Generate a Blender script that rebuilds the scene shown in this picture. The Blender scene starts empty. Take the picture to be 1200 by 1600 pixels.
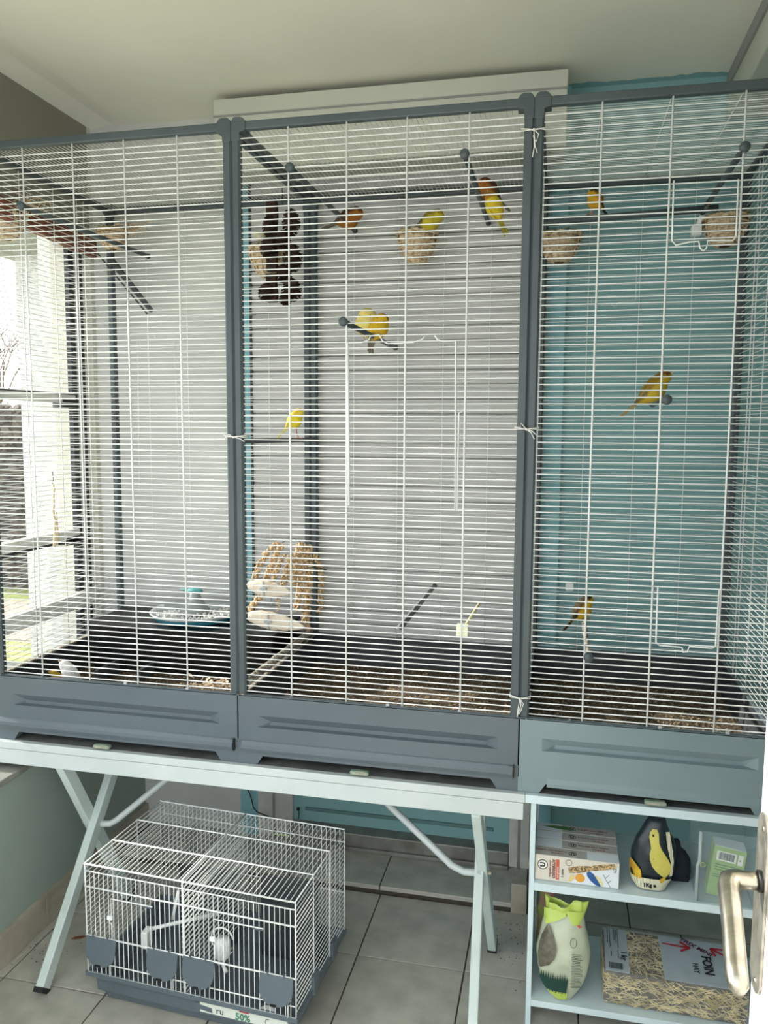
import bpy, math, random
from mathutils import Vector, Matrix, noise
random.seed(7)
V = Vector; PI = math.pi
SC = bpy.context.scene; COL = SC.collection
# ------------------------------------------------------------------ camera
FPX, PITCH, YAW, ROLL, EYE = 1238.93, 0.10488, 0.21669, 0.00622, V((0, 0, 1.62))
cF = V((-math.sin(YAW)*math.cos(PITCH), math.cos(YAW)*math.cos(PITCH), -math.sin(PITCH)))
r0 = V((math.cos(YAW), math.sin(YAW), 0)); u0 = r0.cross(cF)
cR = r0*math.cos(ROLL)+u0*math.sin(ROLL); cU = -r0*math.sin(ROLL)+u0*math.cos(ROLL)
cd = bpy.data.cameras.new('camera'); cam = bpy.data.objects.new('camera', cd); COL.objects.link(cam)
cd.sensor_fit = 'HORIZONTAL'; cd.sensor_width = 36; cd.lens = FPX/1200*36; cd.clip_start = .05; cd.clip_end = 200
M = Matrix((cR, cU, -cF)).transposed().to_4x4(); M.translation = EYE; cam.matrix_world = M
SC.camera = cam
# ------------------------------------------------------------------ world, sun, exposure
w = bpy.data.worlds.new('sky'); SC.world = w; w.use_nodes = True
bgn = w.node_tree.nodes['Background']; bgn.inputs[0].default_value = (.93, .97, 1, 1); bgn.inputs[1].default_value = 2.0
sd = bpy.data.lights.new('sun', 'SUN'); sun = bpy.data.objects.new('sun', sd); COL.objects.link(sun)
sd.energy = 6; sd.angle = math.radians(.6); sd.color = (1, .95, .86)
sun.location = (-3, 2, 5); sun.rotation_euler = V((1.0, -.10, -.47)).to_track_quat('-Z', 'Y').to_euler()
SC.view_settings.view_transform = 'Standard'; SC.view_settings.look = 'None'
SC.view_settings.exposure = 0.45; SC.view_settings.gamma = 1; SC.view_settings.use_curve_mapping = False
# ------------------------------------------------------------------ measuring helpers: a pixel of the photo on a plane of the room
def ray(x, y): return cF+cR*((x-600)/FPX)+cU*((800-y)/FPX)
def atY(x, y, Y): d = ray(x, y); return EYE+d*(Y/d.y)
def atZ(x, y, Z): d = ray(x, y); return EYE+d*((Z-EYE.z)/d.z)
def atX(x, y, X): d = ray(x, y); return EYE+d*(X/d.x)
# ------------------------------------------------------------------ materials
def lin(c): return tuple(((v/255)/12.92 if v/255 <= .04045 else ((v/255+.055)/1.055)**2.4) for v in c)+(1,)
def mat(name, c, rough=.5, metal=0, c2=None, scale=8, bump=0, bscale=60, thr=(.4, .62), spec=.5, detail=4, trans=0, alpha=1, coord='Object', stretch=None, vcol=None, coat=0, subs=0):
    m = bpy.data.materials.new(name); m.use_nodes = True; nt = m.node_tree; N = nt.nodes; L = nt.links; b = N['Principled BSDF']
    b.inputs['Base Color'].default_value = lin(c); b.inputs['Roughness'].default_value = rough; b.inputs['Metallic'].default_value = metal
    b.inputs['Specular IOR Level'].default_value = spec; b.inputs['Transmission Weight'].default_value = trans; b.inputs['Alpha'].default_value = alpha
    b.inputs['Coat Weight'].default_value = coat
    if subs: b.inputs['Subsurface Weight'].default_value = subs; b.inputs['Subsurface Scale'].default_value = .01
    tc = N.new('ShaderNodeTexCoord'); mp = N.new('ShaderNodeMapping'); L.new(tc.outputs[coord], mp.inputs[0])
    if stretch: mp.inputs['Scale'].default_value = stretch
    if c2:
        n = N.new('ShaderNodeTexNoise'); n.inputs['Scale'].default_value = scale; n.inputs['Detail'].default_value = detail; L.new(mp.outputs[0], n.inputs[0])
        r = N.new('ShaderNodeValToRGB'); L.new(n.outputs[0], r.inputs[0])
        r.color_ramp.elements[0].position = thr[0]; r.color_ramp.elements[1].position = thr[1]
        r.color_ramp.elements[0].color = lin(c); r.color_ramp.elements[1].color = lin(c2)
        src = r.outputs[0]
        L.new(src, b.inputs['Base Color'])
    if vcol:
        a = N.new('ShaderNodeVertexColor'); a.layer_name = vcol
        n = N.new('ShaderNodeTexNoise'); n.inputs['Scale'].default_value = 220; L.new(mp.outputs[0], n.inputs[0])
        h = N.new('ShaderNodeHueSaturation'); L.new(a.outputs[0], h.inputs['Color'])
        mr = N.new('ShaderNodeMapRange'); mr.inputs[3].default_value = .78; mr.inputs[4].default_value = 1.22; L.new(n.outputs[0], mr.inputs[0]); L.new(mr.outputs[0], h.inputs['Value'])
        L.new(h.outputs[0], b.inputs['Base Color'])
    if bump:
        n2 = N.new('ShaderNodeTexNoise'); n2.inputs['Scale'].default_value = bscale; n2.inputs['Detail'].default_value = 5; L.new(mp.outputs[0], n2.inputs[0])
        bp = N.new('ShaderNodeBump'); bp.inputs['Strength'].default_value = bump; bp.inputs['Distance'].default_value = .01; L.new(n2.outputs[0], bp.inputs['Height']); L.new(bp.outputs[0], b.inputs['Normal'])
    return m
mWire = mat('white_enamel_wire', (236, 240, 238), .35)
mFrame = mat('slate_grey_plastic', (67, 78, 81), .42, c2=(75, 86, 89), scale=5)
mTray = mat('blue_grey_plastic', (85, 97, 104), .38, c2=(91, 103, 110), scale=3, bump=.03, bscale=200)
mTrayR = mat('teal_grey_plastic', (120, 139, 143), .38, c2=(125, 144, 148), scale=3)
mPan = mat('charcoal_plastic', (44, 50, 54), .55, c2=(60, 64, 66), scale=12)
mSeed = mat('seed_husk_litter', (74, 62, 48), .95, c2=(118, 102, 80), scale=160, bump=.9, bscale=260, thr=(.35, .7))
mHusk = mat('seed_husk', (186, 166, 132), .9, c2=(98, 80, 60), scale=60)
mPale = mat('pale_husk', (214, 190, 160), .9)
mWallC = mat('cream_wall_paint', (206, 204, 192), .8, c2=(196, 194, 182), scale=3, bump=.06, bscale=40)
mWallG = mat('white_wall_paint', (208, 210, 206), .8, c2=(196, 198, 195), scale=2.5, bump=.06, bscale=40)
mTeal = mat('teal_wall_paint', (136, 178, 180), .75, c2=(128, 171, 174), scale=3, bump=.08, bscale=30)
mTealL = mat('pale_teal_paint', (142, 192, 200), .6, c2=(134, 184, 192), scale=3, bump=.06, bscale=30)
mLowWall = mat('pale_green_wall_paint', (152, 166, 156), .8, c2=(144, 158, 149), scale=2, bump=.08, bscale=25)
mCeil = mat('white_ceiling_paint', (240, 241, 228), .85, c2=(233, 234, 220), scale=1.6, bump=.05, bscale=20)
mLintel = mat('olive_grey_paint', (140, 139, 126), .85, c2=(134, 133, 121), scale=2)
mPvc = mat('white_pvc', (203, 206, 193), .4, c2=(196, 199, 187), scale=4)
mSlat = mat('grey_white_shutter_slat', (200, 200, 198), .5, c2=(182, 183, 182), scale=5, stretch=(1, 1, 6), thr=(.45, .7))
mGrout = mat('dark_grout', (72, 66, 58), .95)
mTile = mat('beige_ceramic_tile', (186, 185, 174), .32, c2=(162, 161, 150), scale=4.5, bump=.04, bscale=30, thr=(.35, .7), coord='Generated')
mSkirt = mat('beige_skirting_tile', (178, 172, 156), .45, c2=(158, 150, 134), scale=9, coord='Object')
mMetalG = mat('weathered_aluminium', (150, 150, 144), .5, .4, c2=(112, 108, 100), scale=10, thr=(.45, .75))
mDark = mat('dark_window_metal', (42, 46, 48), .5)
mBlack = mat('black_plastic', (18, 19, 20), .45)
mGreyL = mat('grey_white_pvc', (206, 206, 200), .5, c2=(186, 186, 180), scale=7)
mTable = mat('white_table_enamel', (198, 207, 206), .3, c2=(190, 200, 199), scale=5)
mLeg = mat('pale_green_grey_enamel', (196, 210, 206), .35, c2=(182, 196, 190), scale=8, thr=(.5, .75))
mShelf = mat('white_melamine', (214, 232, 236), .4, c2=(204, 222, 226), scale=5)
mRough = mat('white_roughcast', (224, 224, 224), .95, c2=(200, 202, 202), scale=30, bump=1, bscale=55)
mSoffit = mat('grey_soffit_paint', (150, 152, 150), .9)
mBrown = mat('terracotta_painted_wood', (128, 76, 56), .6, c2=(104, 62, 46), scale=9, stretch=(8, 1, 8))
mSteel = mat('brushed_nickel', (188, 184, 172), .28, 1, c2=(168, 164, 152), scale=14, stretch=(1, 6, 1))
mPlate = mat('satin_nickel_plate', (186, 182, 172), .4, .85, c2=(150, 146, 136), scale=40, bump=.08, bscale=150)
mDoor = mat('white_door_paint', (226, 222, 216), .4)
mCane = mat('pale_wicker', (222, 204, 174), .8, c2=(170, 140, 106), scale=70, thr=(.4, .7))
mMoss = mat('moss_lining', (120, 116, 60), .95, c2=(168, 160, 110), scale=60, bump=.9, bscale=120)
mCone = mat('dark_pine_cone', (42, 28, 20), .8, c2=(66, 42, 28), scale=50)
mBark = mat('dark_bark', (46, 32, 24), .9, c2=(84, 50, 34), scale=26, bump=.8, bscale=70, thr=(.5, .75))
mMillet = mat('millet_seed', (222, 198, 156), .85, c2=(182, 148, 106), scale=90, thr=(.4, .65))
mCuttle = mat('cuttlebone_chalk', (238, 228, 208), .9, c2=(214, 196, 172), scale=18, bump=.3, bscale=60, thr=(.5, .75))
mString = mat('white_string', (232, 232, 226), .9)
mRim = mat('droppings_crust', (188, 182, 168), .95, c2=(110, 106, 96), scale=60, bump=.8, bscale=90, thr=(.4, .6))
mLeaf = mat('yellow_green_leaf', (164, 196, 40), .6, c2=(120, 160, 30), scale=20)
mHedge = mat('dry_hedge_brown', (110, 100, 90), .95, c2=(78, 70, 64), scale=6)
mGrass = mat('garden_grass', (124, 136, 66), .95, c2=(160, 160, 106), scale=4, bump=.8, bscale=60)
mPath = mat('pale_gravel_path', (170, 158, 142), .95, c2=(150, 138, 124), scale=12)
mTwig = mat('bare_twig', (120, 100, 82), .9)
mBlue = mat('blue_plastic_dish', (70, 170, 200), .35)
mClear = mat('grey_clear_plastic', (190, 196, 196), .25, c2=(176, 182, 184), scale=9)
mGrit = mat('white_grit', (236, 236, 232), .95, bump=.6, bscale=200)
mTealPl = mat('teal_plastic_cap', (90, 160, 160), .4)
mGlass = mat('window_glass', (255, 255, 255), .03, alpha=.06)
mPlastT = mat('transparent_plastic', (200, 220, 224), .12, alpha=.10)
mFilm = mat('clear_bag_film', (225, 232, 235), .1, alpha=.16)
mCoverP = mat('beak_horn', (222, 180, 150), .5)
mEye = mat('black_eye', (8, 8, 8), .15)
mLegB = mat('pink_bird_leg', (196, 140, 122), .6)
mBird = mat('plumage', (220, 190, 40), .85, vcol='Col', bump=.25, bscale=400)
mTabG = mat('grubby_green_plastic', (112, 140, 122), .6, c2=(138, 150, 132), scale=60); mTabF = mat('grubby_grey_plastic', (166, 164, 150), .7, c2=(140, 140, 128), scale=60)
mTop = mat('shade_grey_top', (104, 108, 106), .8, c2=(84, 88, 86), scale=14)  # dark grey that paints the shadow strip under the cage trays
def flat(name, c, rough=.6): return mat(name, c, rough)
# ------------------------------------------------------------------ mesh builder
class MB:
    def __init__(s): s.v = []; s.f = []; s.c = None
    def box(s, a, b, R=None, o=V((0, 0, 0))):
        n = len(s.v)
        for z in (a[2], b[2]):
            for y in (a[1], b[1]):
                for x in (a[0], b[0]):
                    p = V((x, y, z)); s.v.append((R @ p if R else p)+o)
        for q in ((0, 2, 3, 1), (4, 5, 7, 6), (0, 1, 5, 4), (2, 6, 7, 3), (0, 4, 6, 2), (1, 3, 7, 5)): s.f.append([n+i for i in q])
        return s
    def rings(s, rs, cap=True, closed=True):
        n = len(s.v); k = len(rs[0])
        for r in rs: s.v.extend(V(p) for p in r)
        for i in range(len(rs)-1):
            for j in range(k if closed else k-1):
                a = n+i*k+j; b = n+i*k+(j+1) % k
                s.f.append([a, b, b+k, a+k])
        if cap and closed:
            s.f.append([n+j for j in range(k)][::-1]); s.f.append([n+(len(rs)-1)*k+j for j in range(k)])
        return s
    def tube(s, pts, r, k=6, cap=True, flat=1.0, up=None):
        pts = [V(p) for p in pts]; rs = []
        rad = r if isinstance(r, (list, tuple)) else [r]*len(pts)
        t0 = (pts[1]-pts[0]).normalized(); ref = V(up) if up else (V((0, 0, 1)) if abs(t0.z) < .9 else V((1, 0, 0)))
        u = t0.cross(ref).normalized()
        for i, p in enumerate(pts):
            t = (pts[min(i+1, len(pts)-1)]-pts[max(i-1, 0)])
            t = t.normalized() if t.length > 1e-9 else t0
            u = (u-t*u.dot(t)); u = u.normalized() if u.length > 1e-6 else t.orthogonal().normalized()
            w_ = t.cross(u)
            rs.append([p+(u*math.cos(a)+w_*math.sin(a)*flat)*rad[i] for a in (2*PI*(j+.5)/k for j in range(k))])
        return s.rings(rs, cap)
    def lathe(s, prof, o=V((0, 0, 0)), k=20, cap=False, sx=1, sy=1):
        return s.rings([[V((o[0]+r*sx*math.cos(2*PI*j/k), o[1]+r*sy*math.sin(2*PI*j/k), o[2]+z)) for j in range(k)] for r, z in prof], cap)
    def ball(s, o, r, k=6, n=4, sc=(1, 1, 1)):
        o = V(o); rs = []
        for i in range(n+1):
            a = PI*i/n; rr = max(math.sin(a), .02)*r
            rs.append([o+V((rr*math.cos(2*PI*j/k)*sc[0], rr*math.sin(2*PI*j/k)*sc[1], -math.cos(a)*r*sc[2])) for j in range(k)])
        return s.rings(rs, True)
    def prism(s, poly, d, f=lambda x, y, z: (x, y, z)):
        """poly of (a,b), extruded from d[0] to d[1]; f maps (a,b,d) to xyz"""
        return s.rings([[V(f(a, b, dd)) for a, b in poly] for dd in d], True)
    def quad(s, *p): n = len(s.v); s.v.extend(V(q) for q in p); s.f.append(list(range(n, n+len(p)))); return s
    def obj(s, name, m, parent=None, smooth=False, loc=None, bevel=0, solid=0):
        me = bpy.data.meshes.new(name); me.from_pydata([tuple(p) for p in s.v], [], s.f); me.update()
        me.materials.append(m)
        if smooth: me.polygons.foreach_set('use_smooth', [True]*len(me.polygons))
        o = bpy.data.objects.new(name, me); COL.objects.link(o)
        if parent is not None: o.parent = parent
        if loc is not None: o.location = loc
        if bevel:
            b = o.modifiers.new('bevel', 'BEVEL'); b.width = bevel; b.segments = 2; b.limit_method = 'ANGLE'
        if solid:
            b = o.modifiers.new('solid', 'SOLIDIFY'); b.thickness = solid; b.offset = 0
        return o
def tag(o, label=None, cat=None, group=None, kind=None):
    if label: o['label'] = label
    if cat: o['category'] = cat
    if group: o['group'] = group
    if kind: o['kind'] = kind
    return o
def thing(name, label, cat, loc=(0, 0, 0), group=None, rz=0):
    o = bpy.data.objects.new(name, None); COL.objects.link(o); o.location = loc; o.rotation_euler[2] = rz; o.empty_display_size = .05
    return tag(o, label, cat, group)
def struct(o): o['kind'] = 'structure'; return o
def box(a, b, R=None, o=V((0, 0, 0))): return MB().box(a, b, R, o)
def text(body, size, m, origin, right, up, parent=None, name='lettering', ext=.0004, align='LEFT', bold=0, shear=0):
    c = bpy.data.curves.new('t', 'FONT'); c.body = body; c.size = size; c.extrude = ext; c.align_x = align; c.align_y = 'CENTER'; c.offset = bold; c.shear = shear; c.resolution_u = 3
    t = bpy.data.objects.new('t', c); COL.objects.link(t); dg = bpy.context.evaluated_depsgraph_get()
    me = bpy.data.meshes.new_from_object(t.evaluated_get(dg)); bpy.data.objects.remove(t)
    me.materials.clear(); me.materials.append(m)
    x = V(right).normalized(); z = x.cross(V(up)).normalized(); y = z.cross(x)
    Mx = Matrix((x, y, z)).transposed().to_4x4(); Mx.translation = V(origin)
    me.transform(Mx)
    o = bpy.data.objects.new(name, me); COL.objects.link(o)
    if parent is not None: o.parent = parent
    return o
def inst(src, name, parent, loc): 
    o = bpy.data.objects.new(name, src.data); COL.objects.link(o); o.parent = parent; o.location = loc; return o
# ================================================================== THE ROOM
YB = 2.80; ZC = 2.735; XL = -1.757
# floor: grout bed and tiles
fl = struct(box((-1.9, .2, -.05), (1.7, 2.82, -.004)).obj('floor', mGrout))
T = .331; tile = None
for i in range(10):
    for j in range(8):
        x0 = -.235-T*5+i*T; y1 = 2.557-T*j; xa = max(x0, -1.59); xb = min(x0+T, 1.6)
        if xb-xa < .01 or y1-T < .1: continue
        g = .0022
        o = box((xa+g, y1-T+g, -.006), (xb-g, y1-g, 0)).obj('tile', mTile, fl, bevel=.0012)
# floor strip behind the step line, to the right of the threshold
for i in range(5):
    x0 = -.06+i*T
    box((x0+.002, 2.561, -.006), (x0+T-.002, 2.80, 0)).obj('tile', mTile, fl, bevel=.0012)
# raised threshold step with its own tiles
st = struct(box((-1.59, 2.562, -.01), (-.066, 2.82, .022)).obj('trim_1', mGrout))
for i in range(5):
    xa = max(-.571-.331*(3-i)+.0, -1.588); xb = min(-.571-.331*(2-i), -.068)
    if xb-xa > .01: box((xa+.002, 2.557, .014), (xb-.002, 2.80, .03)).obj('tile', mTile, st, bevel=.0015)
# back wall pieces
bw = struct(box((-2.0, YB, -.05), (-1.185, YB+.2, 2.9)).obj('wall_back', mWallG))
struct(box((-1.185, YB-.006, 0), (-1.112, YB+.2, 2.9)).obj('trim_2', mTealL))
bt = struct(box((-.06, YB, -.05), (1.75, YB+.2, 2.9)).obj('wall_right_of_door', mTeal)); bt.name = 'wall_back_teal'
struct(box((-.06, YB-.022, 0), (.006, YB+.01, 2.9)).obj('trim_3', mTealL))
struct(box((-1.112, YB+.05, 2.40), (-.06, YB+.2, 2.9)).obj('wall_back_lintel', mTeal))
# door behind the shutter: jambs, teal panel with grooves, threshold rail
dr = struct(thing('door_1', None, None))
box((-1.112, YB-.01, .03), (-1.052, YB+.06, 2.4)).obj('jamb', mGreyL, dr, bevel=.003)
box((-1.052, YB+.012, .03), (-.978, YB+.06, 2.4)).obj('jamb', mGreyL, dr, bevel=.003)
box((-.139, YB-.02, .03), (-.066, YB+.06, 2.4)).obj('jamb', mGreyL, dr, bevel=.003)
box((-.108, YB-.026, .03), (-.100, YB-.02, 1.0)).obj('guide_channel', mMetalG, dr)
p = box((-.978, YB+.03, .09), (-.139, YB+.06, 2.4)).obj('door_panel', mTeal, dr)
for z0 in (.29, .205, .135):
    box((-.93 if z0 != .29 else -.86, YB+.022, z0), (-.20, YB+.031, z0+.014)).obj('rib', mat('dusty_teal_ledge', (98, 132, 132), .8), p, bevel=.003)
box((-.978, YB-.03, .03), (-.139, YB+.05, .092)).obj('threshold_rail', mMetalG, dr, bevel=.004)
box((-.978, YB-.045, .03), (-.139, YB-.03, .044)).obj('threshold_lip', mMetalG, dr, bevel=.002)
tb = struct(box((-.116, 2.548, 0), (-.064, 2.58, .105)).obj('baseboard_back', mSkirt, bevel=.003))
# roller shutter: box and slats
sb = struct(thing('window_1', None, None)); 
bx = box((-1.166, 2.60, 2.486), (-.007, YB, 2.711)).obj('shutter_box', mPvc, sb, bevel=.003)
box((-1.167, 2.597, 2.655), (-.006, 2.603, 2.661)).obj('shutter_box_seam', mSoffit, bx)
box((-1.167, 2.5985, 2.664), (-.006, 2.606, 2.713)).obj('shutter_box_lid', mPvc, bx, bevel=.003)
prof = [(0, 0), (-.004, .004), (-.006, .018), (-.006, .034), (-.002, .046), (.003, .0499), (.004, .0499), (.004, 0)]
sl = MB().prism(prof, (-1.105, -.064), lambda a, b, d: (d, a, b)).obj('slat', mSlat, sb, loc=(0, YB-.03, .70))
for i in range(1, 35): inst(sl, 'slat', sb, (random.uniform(-.001, .001), YB-.03+random.uniform(-.001, .001), .70+i*.0512))
box((-1.11, YB-.012, .70), (-.06, YB-.008, 2.49)).obj('slat_backing', mSoffit, sb)
box((-1.112, YB-.04, .70), (-1.104, YB-.006, 2.49)).obj('guide_rail', mDark, sb)
box((-.066, YB-.04, .70), (-.056, YB-.006, 2.49)).obj('guide_rail', mMetalG, sb)
# ceiling, with a soft cove toward the left lintel
ce = MB(); ce.box((-1.60, .35, ZC), (1.75, 3.0, ZC+.15)); 
ce.prism([(-1.60, ZC), (-1.66, ZC+.004), (-1.76, ZC-.004), (-1.78, ZC+.15), (-1.60, ZC+.15)], (.35, 3.0), lambda a, b, d: (a, d, b))
struct(ce.obj('ceiling', mCeil))
struct(box((.49, .35, 2.60), (1.7, YB, ZC+.01)).obj('trim_4', mPvc, bevel=.004))
struct(box((.482, .35, 2.695), (.492, YB, ZC+.01)).obj('trim_5', mSoffit))
# teal brushed edge along the ceiling
tl = MB(); n = 40; pr = []
for i in range(n+1):
    x = -.005+i*.0125; pr.append((x, YB-.03-.022*noise.noise(V((x*9, 0, 3)))-.012*noise.noise(V((x*40, 2, 3)))))
for a, b in zip(pr, pr[1:]): tl.quad((a[0], a[1], ZC-.0015), (b[0], b[1], ZC-.0015), (b[0], YB, ZC-.0015), (a[0], YB, ZC-.0015))
struct(tl.obj('trim_6', mTeal, solid=.001))
# left side: low wall, ledge, pier, lintel, window
struct(box((-1.79, .2, -.05), (-1.60, YB, .555)).obj('wall_left', mLowWall))
lg = struct(box((-1.92, .2, .555), (-1.588, YB, .573)).obj('window_sill', mat('grey_stone_sill', (138, 140, 132), .8, c2=(112, 114, 106), scale=9), bevel=.003)); lg.name = 'trim_7'
bb = struct(thing('baseboard_left', None, None))
for i in range(8): box((-1.602, 2.80-.331*(i+1)+.0015, 0), (-1.586, 2.80-.331*i-.0015, .105)).obj('tile', mSkirt, bb, bevel=.0015)
struct(box((-1.93, 2.775, .57), (XL, YB+.2, ZC)).obj('wall_left_pier', mWallC))
struct(box((-1.93, .2, 2.335), (XL, 2.775, ZC+.02)).obj('wall_left_lintel', mLintel))
box_br = struct(MB().box((-.03, 0, -.033), (.0, .90, .033), Matrix.Rotation(-.035, 3, 'X'), V((-1.742, 1.90, 2.325))).obj('trim_8', mBrown, bevel=.004))
wn = struct(thing('window_2', None, None))
XW = -1.800
for (ya, yb) in ((2.748, 2.770), (2.684, 2.716)):
    box((XW-.010, ya, .575), (XW+.010, yb, 2.34)).obj('mullion', mDark, wn, bevel=.002)
box((XW-.014, 2.716, .575), (XW+.006, 2.748, 2.34)).obj('mullion', mGreyL, wn)
for y0 in (1.75, .85): box((XW-.02, y0, .575), (XW+.02, y0+.035, 2.34)).obj('mullion', mDark, wn, bevel=.002)
for z0, h in ((1.708, .03), (1.198, .035)):
    b = box((XW-.018, .25, z0), (XW+.022, 2.684, z0+h)).obj('window_rail', mGreyL, wn, bevel=.003)
    box((XW-.02, .25, z0+(h if z0 > 1.5 else -.007)), (XW+.024, 2.7, z0+(h+.005 if z0 > 1.5 else -.001))).obj('seal', mBlack, b)
    box((XW-.02, 2.60, z0-.02), (XW+.024, 2.70, z0+.012)).obj('hinge', mBlack, wn, bevel=.003)
b = box((-1.79, .25, .935), (-1.757, 2.775, .99)).obj('window_ledge', mGreyL, wn, bevel=.003)
box((XW-.003, .25, .58), (XW+.001, 2.66, 1.18)).obj('pane', mGlass, wn); box((XW-.003, .25, 1.23), (XW+.001, 2.66, 1.70)).obj('pane', mGlass, wn); box((XW-.003, .25, 1.74), (XW+.001, 2.66, 2.33)).obj('pane', mGlass, wn)
box((XW-.03, .25, 2.33), (XW+.03, 2.775, 2.345)).obj('window_head', mDark, wn)
# right wall, and the wall with the doorway beside the camera
struct(box((1.62, .2, -.05), (1.8, 3.0, 2.9)).obj('wall_right', mWallG))
struct(box((.32, .26, -.05), (1.75, .36, 2.9)).obj('wall_front', mWallG))
struct(box((-1.93, .26, 2.55), (.32, .36, 2.9)).obj('wall_front_lintel', mWallG))
# outside
struct(box((-2.535, 3.38, 0), (-1.93, 3.6, 2.42)).obj('wall_outside', mRough))
struct(box((-2.62, 3.0, 2.42), (-1.93, 4.2, 2.52)).obj('trim_9', mSoffit))
MB().quad((-12, -3, -.02), (12, -3, -.02), (12, 14, -.02), (-12, 14, -.02)).obj('ground', mGrass); g = bpy.data.objects['ground']; struct(g)
struct(box((-7.6, 5.2, -.02), (-3.4, 6.4, -.005)).obj('ground_path', mPath))
struct(box((-6, -6, -.02), (4, .2, -.012)).obj('ground_bounce', mat('pale_bounce_ground', (196, 190, 178), .9, c2=(182, 176, 164), scale=3)))  # unseen pale ground, added to bounce daylight up to the ceiling
# hedge
hb = MB(); R = random.Random(3)
for i in range(9000):
    x = R.uniform(-7.6, -3.2); y = 7.2+R.uniform(-.25, .25); z = R.uniform(0, 1.78+.12*noise.noise(V((x*1.5, 0, 0))))
    a = V((R.uniform(-1, 1), R.uniform(-1, 1), R.uniform(-1, 1))).normalized()*.045; b = a.orthogonal().normalized()*.03; c = V((x, y, z))
    hb.quad(c-a-b, c+a-b, c+a+b, c-a+b)
hb.box((-7.6, 7.25, 0), (-3.2, 7.4, 1.7))
tag(hb.obj('garden_hedge', mHedge), 'dry brown hedge at the garden edge, seen through the left window', 'hedge', kind='stuff')
tw = thing('bare_tree', 'leafless tree with fine twigs against the sky beyond the hedge', 'tree', (-7.2, 9.0, 0)); t = MB(); R = random.Random(5)
def grow(p, d, l, r, n):
    q = p+d*l; t.tube([p, (p+q)/2+V((R.uniform(-.03, .03),)*3), q], [r, r*.85, r*.7], 4)
    if n: 
        for _ in range(3): grow(q, (d+V((R.uniform(-.7, .7), R.uniform(-.7, .7), R.uniform(-.25, .5)))).normalized(), l*.75, r*.65, n-1)
t.tube([(0, 0, 0), (.03, 0, .9), (0, .02, 1.4)], [.07, .06, .05], 6); t.obj('trunk', mTwig, tw); t = MB()
grow(V((0, .02, 1.38)), V((0.25, 0, 1)).normalized(), .55, .022, 4); t.obj('branches', mTwig, tw)
# yellow-green shrub by the window
sh = thing('young_shrub', 'small shrub with bright yellow-green leaves outside the left window', 'shrub', (-2.72, 2.95, 0)); t = MB(); s_ = MB(); R = random.Random(8)
for k in range(5):
    top = V((R.uniform(-.12, .1), R.uniform(-.1, .1), R.uniform(.7, 1.08))); s_.tube([(0, 0, 0), top*.5+V((.02, 0, 0)), top], [.006, .004, .002], 4)
    for i in range(16):
        c = top*R.uniform(.55, 1)+V((R.uniform(-.05, .05), R.uniform(-.05, .05), 0)); a = V((R.uniform(-1, 1), R.uniform(-1, 1), R.uniform(-.5, .5))).normalized()*.022; b = a.orthogonal().normalized()*.011
        t.quad(c-a, c-b, c+a, c+b)
s_.obj('stem', mTwig, sh); tag(t.obj('leaves', mLeaf, sh), kind='stuff')
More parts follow.
